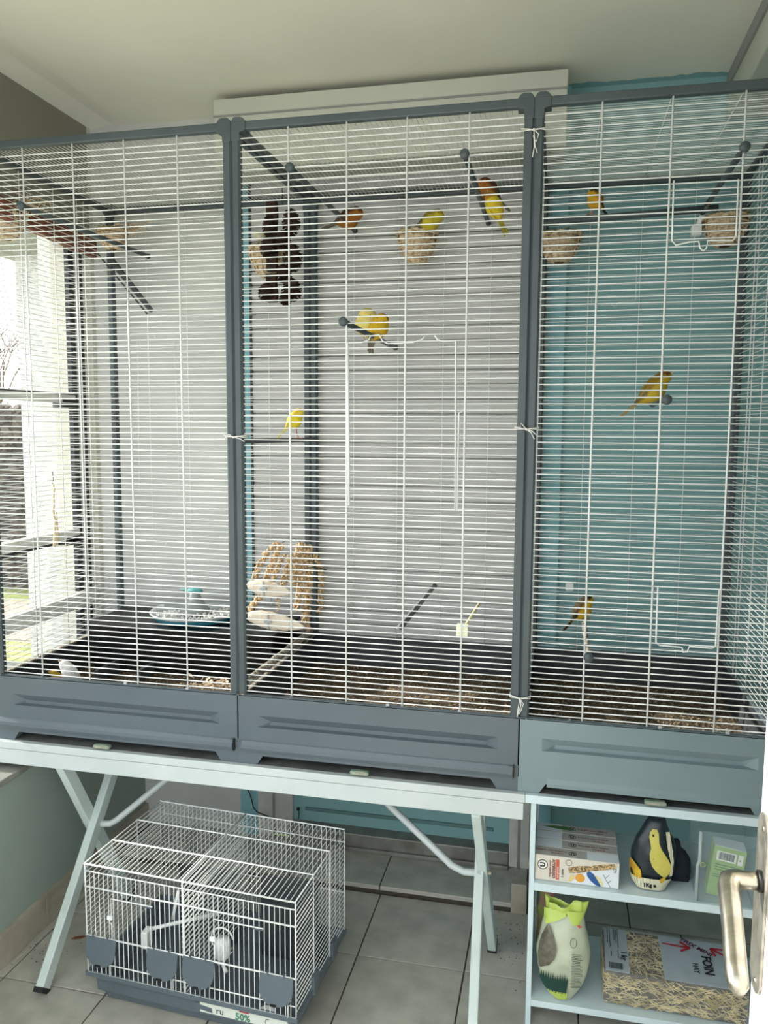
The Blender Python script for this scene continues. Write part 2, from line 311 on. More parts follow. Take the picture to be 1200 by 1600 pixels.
# ================================================================== CAGES
D = 2.0604; B = D+.6814; ZT = 2.419; ZB = .8644; ZF = .664; W = .79; X1 = -.8727; W3 = .641; P = .0162
def cage(name, label, x0, w, nv, drawer, sides=(0,)):
    t = thing(name, label, 'cage', (x0, D, ZF), group=None); o = V((0, 0, 0)); dp = B-D; h = ZT-ZF; zb = ZB-ZF; r = .012
    # corner posts and rails (local coords: x right, y back, z up from tray foot)
    for i, (x, y) in enumerate(((r, 0), (w-r, 0), (r, dp), (w-r, dp))):
        q = MB().rings([[V((x+cx*r, y+cy*r, z)) for cx, cy in ((-1, -.6), (-.6, -1), (.6, -1), (1, -.6), (1, .6), (.6, 1), (-.6, 1), (-1, .6))] for z in (zb, h-.02)]); q.obj('post', mFrame, t)
        c = MB(); sx = 1 if x < w/2 else -1; sy = 1 if y < dp/2 else -1
        c.rings([[V((x+a*.012*sx, y+b*.013*sy, z)) for a, b in ((-1, -1), (k1, -1), (k1, k2), (-1, k2))] for z, k1, k2 in ((h-.046, 1.05, 1.05), (h-.024, 1.1, 1.1), (h-.020, 2.4, 2.0), (h+.004, 2.4, 2.0))])
        c.rings([[V((x+a*.012*sx, y+b*.013*sy, z)) for a, b in ((-k0, -1), (k1, -1), (k1, k2), (-k0, k2))] for z, k0, k1, k2 in ((h+.003, 1, 2.4, 2.0), (h+.012, .5, 1.8, 1.4), (h+.015, .1, 1.2, .8))])
        c.obj('corner_cap', mFrame, t, bevel=.002)
    for y in (0, dp): box((r*2, y-.010, h-.018), (w-r*2, y+.010, h+.005)).obj('top_rail', mFrame, t, bevel=.004)
    for x in (r, w-r): box((x-.010, r, h-.018), (x+.010, dp-r, h+.005)).obj('top_rail', mFrame, t, bevel=.004)
    # wire panels
    zs = []; z = zb+.010
    while z < h-.022: zs.append(z); z += P
    def bow(z, x): return .0007*math.sin(z*70+x*7)
    for nm, y in (('front_wires', -.002), ('back_wires', dp+.002)):
        m_ = MB(); seg = [2*r*.9+(w-4*r*.9)*i/4 for i in range(5)]
        for z in zs:
            ok = [(seg[0], seg[4])]
            m_.tube([(x, y, z+bow(z, x)) for x in (seg if len(ok) else seg)], (.0017 if y < .1 else .00095), 5, cap=False)
        tag(m_.obj(nm, mWire, t, True), kind='stuff')
    for i in range(1, nv+1):
        x = w*i/(nv+1)
        MB().tube([(x, -.005, zb), (x, -.005, h-.012)], .0024, 6).obj('upright_wire', mWire, t, True)
        MB().tube([(x, dp-.003, zb), (x, dp-.003, h-.012)], .0012, 6).obj('upright_wire', mWire, t, True)
    for x in [(r*.9, w-r*.9)[i] for i in sides]:
        m_ = MB()
        for z in zs: m_.tube([(x, .012, z), (x, dp-.012, z)], .001, 5, cap=False)
        tag(m_.obj('side_wires', mWire, t, True), kind='stuff')
        for y in (.17, .34, .47, .51): MB().tube([(x+(.003 if x < .1 else -.003), y, zb), (x+(.003 if x < .1 else -.003), y, h-.012)], .0016, 5).obj('upright_wire', mWire, t, True)
    m_ = MB()
    if drawer:
        n = int((w-.05)/.0135)
        for i in range(n): m_.tube([(.03+i*.0135, .01, h-.006), (.03+i*.0135, dp-.01, h-.006)], .001, 4, cap=False)
        cr = [MB().tube([(.02, y, h-.009), (w-.02, y, h-.009)], .0017, 5) for y in (.12, .22, .34, .46, .58)]
    else:
        n = int((dp-.03)/.0135)
        for i in range(n): m_.tube([(.02, .02+i*.0135, h-.006), (w-.02, .02+i*.0135, h-.006)], .001, 4, cap=False)
        cr = [MB().tube([(x, .01, h-.009), (x, dp-.01, h-.009)], .0015, 5) for x in (w*.25, w*.5, w*.75)]
    tag(m_.obj('roof_wires', mWire, t, True), kind='stuff')
    for c in cr: c.obj('roof_bar', mWire, t, True)
    # tray
    q = MB(); yf = -.016; zl = .072 if drawer else .04; mT = mTray if drawer else mTrayR
    xa, xb, za, zc_ = .06, w-.055, (.112 if drawer else .118), (.146 if drawer else .152)
    O = [(.002, zb+.002), (w-.002, zb+.002), (w-.002, zl), (.002, zl)]; G = [(xa, zc_), (xb, zc_), (xb, za), (xa, za)]; I = [(xa+.035, zc_-.020), (xb-.035, zc_-.020), (xb-.030, za+.003), (xa+.030, za+.003)]
    L = lambda p, y: V((p[0], y, p[1]))
    for i in range(4):
        j = (i+1) % 4
        q.quad(L(O[i], yf), L(O[j], yf), L(G[j], yf), L(G[i], yf)); q.quad(L(G[i], yf), L(G[j], yf), L(I[j], yf+.014), L(I[i], yf+.014))
    q.quad(*[L(p, yf+.014) for p in I])
    q.quad(L(O[0], yf), L(O[0], yf+.018), L(O[1], yf+.018), L(O[1], yf)); q.quad(L(O[3], yf), L(O[2], yf), L(O[2], yf+.02), L(O[3], yf+.02))
    q.quad(L(O[0], yf), L(O[3], yf), L(O[3], yf+.02), L(O[0], yf+.02)); q.quad(L(O[1], yf), L(O[1], yf+.02), L(O[2], yf+.02), L(O[2], yf))
    q.obj('tray_panel', mT, t)
    # base with feet: a frieze with a trapezoid arch
    fr = [(.0, 0), (.055, 0), (.072, .026), (w-.072, .026), (w-.055, 0), (w, 0), (w, zl), (0, zl)]
    bs = MB(); yb0 = yf+.004
    for a, b in (((0, 0, .0), 0),): pass
    pts = [(0, 0), (.055, 0), (.072, .026), (w-.072, .026), (w-.055, 0), (w, 0)]
    for a, b in zip(pts, pts[1:]):
        bs.quad(L(a, yb0), L(b, yb0), L((b[0], zl), yb0), L((a[0], zl), yb0)); bs.quad(L(a, yb0), L(a, yb0+.03), L(b, yb0+.03), L(b, yb0))
    for x in (0, w): bs.quad(V((x, yb0, 0)), V((x, dp+.016, 0)), V((x, dp+.016, zb)), V((x, yb0, zb)))
    bs.quad((0, dp+.016, 0), (w, dp+.016, 0), (w, dp+.016, zb), (0, dp+.016, zb))
    bs.obj('tray_base', mT, t)
    if drawer:
        prl = [(yf+.002, .036), (yf-.006, .040), (yf-.010, .050), (yf-.009, .060), (yf-.003, .070), (yf+.002, .074)]
        MB().prism(prl, (.012, w-.020), lambda a, b, d: (d, a, b)).obj('drawer_lip', mT, t)
        e = MB().prism([(a-.003 if i in (1, 2, 3, 4) else a, b) for i, (a, b) in enumerate(prl)], (w-.024, w-.014), lambda a, b, d: (d, a, b)); e.obj('lip_end', mT, t)
        box((w-.013, yf-.008, .038), (w-.010, yf+.002, .074)).obj('lip_slot', mBlack, t)
        box((.004, yf-.003, .004), (w-.004, yf+.004, .030)).obj('x', mT, t) if False else None
    else:
        MB().prism([(yf-.004, .0), (yf-.004, .010), (yf+.004, .034), (yf+.004, 0)], (.075, w-.02), lambda a, b, d: (d, a, b+.022)).obj('tray_lip', mT, t)
    # underside and drawer tab
    box((.03, .03, .026), (w-.03, dp, .034)).obj('tray_underside', mSoffit, t)
    xt = w*.42 if drawer else w*.5
    tb_ = MB().rings([[V((xt+a, y, b+.010)) for a, b in ((0, -.002), (.004, -.006), (.050, -.006), (.054, -.002), (.054, .002), (.050, .006), (.004, .006), (0, .002))] for y in (yf-.010, yf+.004)]); tb_.obj('drawer_tab', mTabG, t, bevel=.0015)
    box((xt+.006, yf-.0108, .007), (xt+.048, yf-.0098, .013)).obj('tab_face', mTabF, t)
    # inner pan
    pn = MB(); za = .06; zi = zb-.004
    for a, b in (((.006, yf+.014), (w-.006, yf+.014)), ((w-.006, yf+.014), (w-.006, dp+.012)), ((w-.006, dp+.012), (.006, dp+.012)), ((.006, dp+.012), (.006, yf+.014))):
        cx = w/2; cy = dp/2; s = lambda p: (p[0]+(cx-p[0])*.05, p[1]+(cy-p[1])*.05)
        pn.quad(V((*a, zi)), V((*b, zi)), V((*s(b), za)), V((*s(a), za)))
    pn.quad((.02, 0, za), (w-.02, 0, za), (w-.02, dp-.01, za), (.02, dp-.01, za)); pn.obj('pan', mPan, t, solid=.002)
    # pale rims
    for nm, a, b in (('rim', (0, yf, zb-.002), (.018, dp+.014, zb+.004)), ('rim', (w-.018, yf, zb-.002), (w, dp+.014, zb+.004)), ('rim', (.018, dp, zb-.004), (w-.018, dp+.014, zb+.003)), ('rim', (.018, yf, zb-.002), (w-.018, yf+.014, zb+.003))):
        box(a, b).obj(nm, mRim if b[1] > .1 and not (a[0] == 0 and x0 > -.2) and b[0] < w*.9 else mTray, t, bevel=.0015)
    # litter
    lt = MB(); nx, ny = 40, 30; zt = .098
    def hz(x, y): return zt+.010*noise.noise(V((x*9+x0*5, y*9, 1)))+.005*noise.noise(V((x*40+x0, y*40, 1)))
    base = 0
    for j in range(ny+1):
        for i in range(nx+1):
            x = .02+(w-.04)*i/nx; y = -.0+(dp-.0)*j/ny; lt.v.append(V((x, y, hz(x, y))))
    for j in range(ny):
        for i in range(nx): a = j*(nx+1)+i; lt.f.append([a, a+1, a+nx+2, a+nx+1])
    lt.obj('litter', mSeed, t, True)['kind'] = 'stuff'
    hk = MB(); R = random.Random(int(x0*100))
    for i in range(3200):
        x = R.uniform(.03, w-.03); y = R.uniform(.005, dp-.03); a = R.uniform(0, PI); e = V((math.cos(a), math.sin(a), R.uniform(-.4, .4)))*R.uniform(.003, .0065); f_ = V((-e.y, e.x, R.uniform(-.002, .002)))*.5
        c = V((x, y, hz(x, y)+.003)); hk.quad(c-e, c-f_, c+e, c+f_)
    hk.obj('husks', mHusk, t)['kind'] = 'stuff'
    # small clips along the front rim
    for x in (w*.2, w*.55, w*.8):
        box((x-.005, yf+.004, zb-.002), (x+.005, yf+.012, zb+.008)).obj('clip', mClear if x > w*.3 else mTray, t, bevel=.002)
    return t
XL0 = X1-W
cg1 = cage('wide_bird_cage', 'tall grey-framed white wire bird cage at the left end by the window', XL0, W, 4, True)
cg2 = cage('wide_bird_cage', 'tall grey-framed white wire bird cage in the middle, in front of the lowered shutter', X1, W, 4, True, ())
cg3 = cage('narrow_bird_cage', 'tall grey-framed white wire bird cage at the right, in front of the teal wall', X1+W, W3, 3, False, (0, 1))
# dividing ridges in the left tray
for xa, xb in ((150, 242), (216, 300)):
    a = atZ(xa, 1062, .775); b = atZ(xb, 1012, .775)
    MB().box((-.006, 0, -.05), (.008, (b-a).length, .022), Matrix.Rotation(math.atan2(-(b-a).x, (b-a).y), 3, 'Z'), V((a.x-XL0, a.y-D, .775-ZF+.01))).obj('ridge', mFrame, cg1, bevel=.002)
# hatch outlines bent from wire
def hatch(pts, cagep, r=.0021, Y=None, nm='hatch_frame'):
    Y = Y or D-.008; q = [atY(x, y, Y)-cagep.location for x, y in pts]
    MB().tube(q, r, 6).obj(nm, mWire, cagep, True)
hatch([(543, 545), (545, 790)], cg2, .0034); hatch([(545, 536), (566, 535), (576, 531), (579, 525), (592, 523), (598, 533), (606, 537), (625, 536), (645, 535), (660, 530), (664, 525)], cg2, .0016)
hatch([(679, 524), (684, 531), (692, 533), (712, 533), (711, 797)], cg2, .0022); hatch([(543, 535), (543, 546)], cg2)
hatch([(714, 797), (717, 645), (722, 643)], cg2, .0018)
hatch([(1053, 282), (1050, 376), (1056, 383), (1078, 378), (1092, 377), (1094, 388), (1099, 392), (1104, 388), (1106, 376), (1145, 376), (1150, 370), (1154, 280)], cg3)
hatch([(1028, 918), (1025, 1003), (1030, 1008), (1062, 1011), (1066, 1012), (1067, 1019), (1074, 1019), (1077, 1010), (1112, 1013), (1118, 1010), (1124, 922)], cg3)
hatch([(925, 466), (924, 475), (955, 474), (957, 478), (963, 478), (965, 473), (993, 470), (995, 405)], cg3, .0012, B)
hatch([(215, 532), (218, 768)], cg1, .0017, B); hatch([(272, 530), (282, 775)], cg1, .0017, B)
# ================================================================== TABLE
tbl = thing('folding_table', 'long white folding table with crossed legs under the left and middle cages', 'table', (-.95, 2.4, 0))
LT = V((.95, -2.4, 0)); Pt = lambda x, y, z: V((x, y, z))+LT
box(Pt(-2.19, 2.050, .6630), Pt(-.075, 2.75, .6638)).obj('under_tray_shade', mTop, tbl)  # thin dark sheet standing in for the trays' shadow on the table
box(Pt(-2.2, 2.032, .640), Pt(-.062, 2.76, .6632)).obj('tabletop', mTable, tbl, bevel=.002)
box(Pt(-2.19, 2.034, .592), Pt(-.066, 2.046, .6385)).obj('apron', mTable, tbl, bevel=.0015)
box(Pt(-.078, 2.046, .592), Pt(-.066, 2.74, .6385)).obj('apron', mTable, tbl, bevel=.0015)
box(Pt(-2.19, 2.74, .592), Pt(-.066, 2.752, .6385)).obj('apron', mTable, tbl, bevel=.0015)
def bar(a, b, w_, d_, name='leg', m=mLeg, foot=True):
    a = V(a)+LT; b = V(b)+LT; t_ = (b-a).normalized(); s1 = V((1, 0, 0)); s2 = t_.cross(s1).normalized()
    q = MB().rings([[p+s1*(i*w_/2)+s2*(j*d_/2) for i, j in ((-1, -1), (1, -1), (1, 1), (-1, 1))] for p in (a, b)]); o = q.obj(name, m, tbl, bevel=.003)
    if foot: MB().rings([[p+s1*(i*w_/2*1.08)+s2*(j*d_/2*1.08) for i, j in ((-1, -1), (1, -1), (1, 1), (-1, 1))] for p in (b-t_*.012, b+t_*.002)]).obj('foot_cap', mBlack, o)
bar((-1.452, 2.058, .60), (-1.41, 2.34, .008), .026, .042)
bar((-1.42, 2.375, .60), (-1.405, 1.855, .008), .026, .042)
bar((-.190, 2.045, .60), (-.160, 2.35, .008), .026, .042)
bar((-.200, 2.36, .60), (-.172, 1.845, .008), .026, .042)
for pts in ([atY(150, 1287, 2.17), atY(172, 1287, 2.19), atY(184, 1280, 2.2), atY(262, 1216, 2.28), atY(275, 1206, 2.29)], [atY(752, 1364, 2.14), atY(725, 1362, 2.15), atY(706, 1352, 2.16), atY(612, 1262, 2.25), atY(600, 1250, 2.26)]):
    MB().tube([p_+LT for p_ in pts], .0105, 10).obj('brace', mTable, tbl, True)
for x in (-1.43, -.18): MB().tube([Pt(x-.025, 2.155, .363), Pt(x+.025, 2.155, .363)], .006, 8).obj('pivot_bolt', mSteel, tbl)
# ================================================================== SHELF UNIT
su = thing('shelf_unit', 'white open shelf unit under the right cage, holding bird food and hay', 'shelf unit', (.3, 2.2, 0))
S = V((-.3, -2.2, 0)); sb_ = lambda a, b, nm: box(V(a)+S, V(b)+S).obj(nm, mShelf, su, bevel=.0012)
sb_((-.062, 2.035, .640), (.66, 2.72, .6625), 'top_board'); sb_((-.047, 2.05, 0), (-.033, 2.36, .640), 'side_board'); sb_((.63, 2.05, 0), (.645, 2.36, .640), 'side_board')
sb_((-.033, 2.04, .396), (.63, 2.36, .418), 'shelf_board'); sb_((-.033, 2.04, .064), (.63, 2.36, .082), 'shelf_board')
sb_((-.047, 2.60, 0), (-.033, 2.70, .640), 'side_board')
ZS1, ZS2 = .418, .082
box(V((-.04, 2.052, .6618))+S, V((.65, 2.71, .6630))+S).obj('under_tray_shade', mTop, su)  # painted shadow of the right tray on the top board
# ================================================================== SMALL CAGE
sc_ = thing('breeding_cage', 'small white wire cage with grey tray and two compartments on the floor under the table', 'cage', (-1.25, 1.854, 0), rz=math.atan2(-.042, .627))
w, dp, z0, z1 = .628, .380, .10, .42
q = MB()
def loop(pts_, z): return [V((x, y, z)) for x, y in pts_]
def rect(i, z): return loop([(i, i), (w-i, i), (w-i, dp-i), (i, dp-i)], z)
MB().rings([rect(.035, 0.004), rect(.028, .035), rect(.016, .036), rect(.014, .088), rect(-.006, .089), rect(-.006, .102), rect(.004, .102), rect(.03, .02), ], cap=True).obj('tray', mTray, sc_, bevel=.0015)
def sw(pts, r=.0011, nm='wire', par=sc_, k=5): return MB().tube(pts, r, k).obj(nm, mWire, par, True)
n = 43
hoods = (.080, .385, .56, .918); hw = .047
fw = MB(); 
for i in range(n+1):
    x = w*i/n; fw.tube([(x, 0, z0), (x, 0, z1-.02)], .0012, 4, cap=False)
tag(fw.obj('front_wires', mWire, sc_, True), kind='stuff')
bk = MB()
for i in range(n+1): x = w*i/n; bk.tube([(x, dp, z0), (x, dp, z1)], .0011, 4, cap=False)
tag(bk.obj('back_wires', mWire, sc_, True), kind='stuff')
tp = MB()
for i in range(n+1): x = w*i/n; tp.tube([(x, 0, z1), (x, dp, z1)], .0011, 4, cap=False)
tag(tp.obj('roof_wires', mWire, sc_, True), kind='stuff')
for nm, xx in (('side_wires', 0), ('side_wires', w), ('divider_wires', w*.476), ('divider_wires', w*.49)):
    s_ = MB()
    for i in range(22): z = z0+(z1-z0)*i/22; s_.tube([(xx, 0, z), (xx, dp, z)], .0011, 4, cap=False)
    tag(s_.obj(nm, mWire, sc_, True), kind='stuff')
for z, r in ((z1, .0024), (.40, .0018), (.354, .0024), (.211, .0024), (.10, .0026)): sw([(0, -.003, z), (w, -.003, z)], r, 'cross_rod')
for a, b in ((.115, .348), (.432, .522), (.607, .883), (.967, 1)): sw([(w*a, -.004, .100), (w*a, -.004, .135), (w*b, -.004, .135)], .0019, 'cross_rod')
for y in (dp*.33, dp*.66, dp): sw([(0, y, z0), (0, y, z1+.002), (w, y, z1+.002), (w, y, z0)], .0024, 'hoop')
for z in (.38, .22, z0): sw([(0, dp+.003, z), (w, dp+.003, z)], .0018, 'cross_rod')
for x in (0, w): sw([(x, 0, z0), (x, 0, z1), (x, dp, z1)], .0022, 'edge_rod'); 
sw([(w*.483, 0, z0), (w*.483, 0, z1+.003), (w*.483, dp, z1+.003)], .0026, 'edge_rod')
for a, b in ((.135, .34), (.635, .86)):
    sw([(w*a, -.005, .215), (w*a, -.005, .262), (w*a-.006, -.006, .262), (w*a-.006, -.006, .272), (w*a, -.005, .272), (w*a, -.005, .333), (w*b, -.005, .333)], .002, 'door_frame')
    box((w*a-.012, -.010, .272), (w*a+.004, -.004, .284)).obj('door_catch', mWire, sc_, bevel=.001)
    box((w*b-.03, -.008, .3285), (w*b, -.004, .3315)).obj('door_slot', mTray, sc_)
for fx in hoods:
    cx = w*fx; pr_ = [(cx-hw, .212), (cx-hw, .178)]+[(cx+hw*math.cos(a), .174+.040*math.sin(a)) for a in [PI+PI*i/12 for i in range(13)]]+[(cx+hw, .178), (cx+hw, .212)]
    m_ = MB(); m_.rings([[V((x, -.008-(.212-z)*.16, z)) for x, z in pr_], [V((x, -.004-(.212-z)*.16, z)) for x, z in pr_]]); h_ = m_.obj('feeder_hood', mTray, sc_, bevel=.0015)
    for dx in (-.024, .022): MB().tube([(cx+dx, -.006, .206), (cx+dx, -.010, .219), (cx+dx, .002, .221), (cx+dx, .003, .21)], .0026, 5).obj('hinge_loop', mTray, h_)
    box((cx-.012, -.023, .136), (cx+.004, -.019, .141)).obj('finger_slot', mBlack, h_)
# side clips and label
for y in (dp*.33, dp*.72):
    box((w-.006, y-.02, .085), (w+.010, y+.02, .140)).obj('tray_clip', mTray, sc_, bevel=.003)
sl_ = box((.345, .008, .050), (.60, .0145, .080)).obj('price_label', flat('white_paper', (214, 220, 210)), sc_)
mInk = flat('green_ink', (60, 130, 100)); mInkD = flat('dark_ink', (60, 70, 66)); mRed = flat('red_ink', (176, 60, 62))
text('ru', .026, mInkD, (.393, .0072, .063), (1, 0, 0), (0, 0, 1), sl_); text('50%', .026, mInk, (.450, .0072, .060), (1, 0, 0), (0, 0, 1), sl_, bold=.0006)
box((.462, .0068, .0745), (.490, .0082, .0785)).obj('red_band', mRed, sl_, bevel=.001)
MB().tube([(.545+.008*math.cos(a), .0075, .064+.008*math.sin(a)) for a in [i*PI/8 for i in range(3, 14)]], .0008, 4).obj('ring_mark', mInkD, sl_)
MB().rings([[V((.325, .0125, .056)), V((.385, .0125, .050)), V((.385, .0125, .070)), V((.33, .0125, .074))], [V((.325, .008, .058)), V((.382, .0075, .053)), V((.380, .0075, .066)), V((.33, .008, .072))]]).obj('torn_patch', mTray, sl_)
# things inside it
pw = thing('white_perch_set', 'white plastic perch and swing inside the left half of the small cage', 'perch', (-1.02, 1.97, 0))
MB().tube([(-.10, -.02, .18), (.08, .07, .20)], .0055, 8).obj('perch_rod', mWire, pw, True); box((-.105, -.05, .14), (-.085, -.015, .19)).obj('perch_end', mWire, pw, bevel=.004); MB().tube([(-.03, 0, .21), (-.01, .0, .30)], .005, 6).obj('perch_post', mWire, pw, True)
fd = thing('feeder_cup', 'clear white drinking cup inside the right half of the small cage', 'feeder', (-.88, 1.93, 0))
MB().lathe([(.020, .15), (.023, .16), (.023, .195), (.018, .202), (.001, .205)], k=16).obj('cup', mWire, fd, True); MB().tube([(-.03, 0, .2)]+[(-.032*math.cos(a), 0, .205+.03*math.sin(a)) for a in [i*PI/8 for i in range(9)]], .0025, 6).obj('handle', mWire, fd, True)
MB().tube([(-.02, .02, .11), (.02, .02, .16), (.0, .0, .13), (.02, -.02, .12)], .006, 6).obj('spout', mWire, fd, True)
bl = thing('dark_divider_plate', 'dark grey plate standing inside the small cage behind the perch', 'plate', (-1.0, 2.15, 0))
box((-.12, 0, .03), (.07, .006, .27)).obj('plate', mPan, bl, bevel=.003)
bl = thing('dark_divider_plate', 'dark grey plate standing at the back right inside the small cage', 'plate', (-.74, 2.12, 0))
box((-.10, 0, .03), (.08, .006, .29)).obj('plate', mPan, bl, bevel=.003)
b_ = thing('white_dish', 'small white dish on the small cage tray near its front right', 'dish', (-.735, 1.885, .03)); MB().lathe([(.018, 0), (.024, .014), (.022, .014), (.016, .002)], k=14, cap=True).obj('bowl', mWire, b_, True)
# ================================================================== PERCHES (along the cage depth, knob on a front upright)
def perch(name, label, x, z, y1, m=mFrame, r=.0078, knob=True, y0=2.045, dx=0, grp=None, mk=None):
    t = thing(name, label, 'perch', (x, y0, z), grp)
    MB().tube([(0, .02, 0), (dx, y1-y0, 0)], r, 10).obj('rod', m, t, True)
    if knob: MB().tube([(0, 0, 0), (0, .004, 0), (0, .012, 0), (0, .022, 0)], [.010, .0125, .0125, .008], 12).obj('knob', mk or m, t, True)
    MB().tube([(dx, y1-y0-.002, 0), (dx, y1-y0+.004, 0)], [r*1.25, r*.9], 10).obj('end_cap', m, t, True)
    return t
perch('grey_perch', 'grey perch high at the left of the middle cage under the orange canary', -.710, 2.298, 2.735)
perch('grey_perch', 'grey perch high at the right of the middle cage with two canaries beside it', -.252, 2.302, 2.735)
perch('grey_perch', 'grey perch at mid height in the middle cage with two yellow canaries on it', -.565, 1.899, 2.735)
perch('grey_perch', 'grey perch near the roof of the left cage between the two nests', -1.513, 2.243, 2.735, dx=.02)
perch('grey_perch', 'grey perch high at the right of the right cage running back to the nest', .400, 2.275, 2.62)
perch('grey_perch', 'short grey perch halfway up the right cage under the long yellow canary', .252, 1.694, 2.36)
perch('pale_perch', 'pale droppings-covered perch low at the left of the right cage', .088, 1.039, 2.50, m=mRim, mk=mFrame)
perch('grey_perch', 'dark perch with a white top edge low in the middle cage', -.405, 1.084, 2.66, r=.0065, knob=False)
MB().tube([atZ(620, 981, 1.095), atZ(664, 929, 1.095)], .0022, 6).obj('x', mWire); o = bpy.data.objects['x']; o.name = 'white_rod'; tag(o, 'thin white rod lying along the dark low perch in the middle cage', 'rod')
t = thing('cream_perch', 'short cream perch stick in a pale square holder low in the middle cage', 'perch', atZ(725, 984, 1.085))
box((-.019, -.014, -.017), (.012, .010, .015)).obj('holder', mat('cream_plastic', (226, 228, 200), .4), t, bevel=.002)
MB().tube([(0, 0, .004), (.012, .30, .008)], .0045, 8).obj('stick', mat('cream_wood', (222, 212, 170), .6), t, True)
a = V((-.868, 2.07, 1.583)); t = thing('side_rail_perch', 'dark horizontal perch along the left side of the middle cage under a yellow canary', 'perch', a); MB().tube([(0.01, 0, 0), (0.01, .66, -.004)], .0075, 8).obj('rod', mFrame, t, True)
a = atY(850, 348, 2.6); b = atY(1122, 325, 2.6); t = thing('cross_perch', 'dark perch running left to right near the roof of the right cage', 'perch', a); MB().tube([(0, 0, 0), (b.x-a.x, 0, b.z-a.z)], .011, 10).obj('rod', mFrame, t, True)
t = thing('perch_holder', 'white plastic holder on the back end of the right cage high perch', 'holder', (.405, 2.66, 2.243)); box((-.03, -.02, -.03), (.0, .01, .0)).obj('block', mWire, t, bevel=.004); MB().tube([(-.012, -.01, 0), (.0, -.03, .03)], .008, 8).obj('neck', mWire, t, True)
t = thing('droppings_clip', 'small white clip behind the dark canary low in the right cage', 'clip', atY(890, 917, 2.72)); box((-.013, -.006, -.014), (.013, .006, .014)).obj('plate', mWire, t, bevel=.004)
t = thing('slanting_bar', 'black flat bar slanting down the back of the left cage under the small nest', 'perch', atY(172, 404, 2.715))  # dark slanting strip at the cage back, built from thin bars
e = atY(237, 486, 2.715)-t.location; MB().tube([(0, 0, 0), e], [.014, .010], 4).obj('bar', mDark, t); MB().tube([(-.05, 0, .02), e+V((-.018, 0, -.01))], .0035, 4).obj('thin_bar', mDark, t)
# ================================================================== NESTS
def nest(label, c, r, h, lin_=True, hang=None):
    t = thing('wicker_nest', label, 'nest', c)
    g = lambda f: r*(.38+.62*math.sin(min(1, f)*PI/2)**.8)
    sh = MB(); sh.lathe([(r*.25, -h)]+[(g(i/6)*.93, -h+h*i/6) for i in range(7)]+[(g(1)*.82, -.004), (g(.5)*.7, -h*.45), (.002, -h*.8)], k=22); tag(sh.obj('cup', mCane, t, True), None)
    wv = MB(); R = random.Random(int(abs(c[0])*1000)); nr = 7
    for i in range(nr):
        f = (i+.6)/nr; z = -h+h*f; ph = (i % 2)*PI
        wv.tube([(g(f)*(1+.03*math.sin(11*a+ph))*math.cos(a), g(f)*(1+.03*math.sin(11*a+ph))*math.sin(a), z+R.uniform(-.001, .001)) for a in [k*2*PI/44 for k in range(45)]], .0032, 4, cap=False)
    wv.obj('weave', mCane, t, True)
    rb = MB()
    for k in range(11):
        a = 2*PI*k/11; rb.tube([(g(f)*1.02*math.cos(a+.12*f), g(f)*1.02*math.sin(a+.12*f), -h+h*f) for f in (0, .2, .4, .6, .8, 1)], .002, 4)
    rb.obj('ribs', mCane, t, True)
    rm = MB()
    for q_ in (0, PI/2): rm.tube([(r*1.03*math.cos(a), r*1.03*math.sin(a), .003*math.sin(12*a+q_)) for a in [k*2*PI/40 for k in range(41)]], .004, 4, cap=False)
    rm.obj('rim', mCane, t, True)
    if lin_:
        ln = MB(); R = random.Random(4)
        for k in range(260):
            a = R.uniform(0, 2*PI); rr = r*R.uniform(.55, .98); p_ = V((rr*math.cos(a), rr*math.sin(a), R.uniform(-.012, .010))); e_ = V((R.uniform(-1, 1), R.uniform(-1, 1), R.uniform(-.4, .4))).normalized()*.014
            ln.tube([p_-e_, p_+e_*.2+V((0, 0, .002)), p_+e_], .0011, 3, cap=False)
        ln.obj('lining', mMoss, t)['kind'] = 'stuff'
    return t
nest('woven nest basket high at the back of the middle cage, a canary on it', atY(652, 366, 2.655), .066, .095)
nest('woven nest basket high at the left of the right cage, tucked by the post', atY(875, 369, 2.655), .066, .082)
nest('woven nest basket high at the right of the right cage, beneath the hatch wire', atY(1134, 342, 2.655), .066, .082)
nest('sunlit woven nest basket behind the dark cone toy in the left cage', atY(420, 390, 2.60), .066, .092)
nest('woven nest basket under the roof at the far left, cut by the picture edge', atY(8, 338, 2.36), .066, .075)
nest('small woven nest basket at the back left corner of the left cage', atY(176, 362, 2.64), .052, .062)
# straw around the left nests
for cx_, cy_, Y_, n_, lb in ((40, 322, 2.36, 120, 'tangle of dry straw spilling from the far left nest'), (200, 358, 2.64, 70, 'tangle of dry straw beside the small back left nest')):
    q = MB(); R = random.Random(cx_); c = atY(cx_, cy_, Y_)
    for i in range(n_):
        p_ = V((R.gauss(0, .032), R.gauss(0, .02), R.gauss(0, .014))); e_ = V((R.uniform(-1, 1), R.uniform(-1, 1), R.uniform(-.6, .6))).normalized()*.02; q.tube([p_-e_, p_+V((0, 0, .004)), p_+e_], .0013, 3, cap=False)
    o = q.obj('straw_tuft', mCane, loc=c); tag(o, lb, 'straw', kind='stuff')
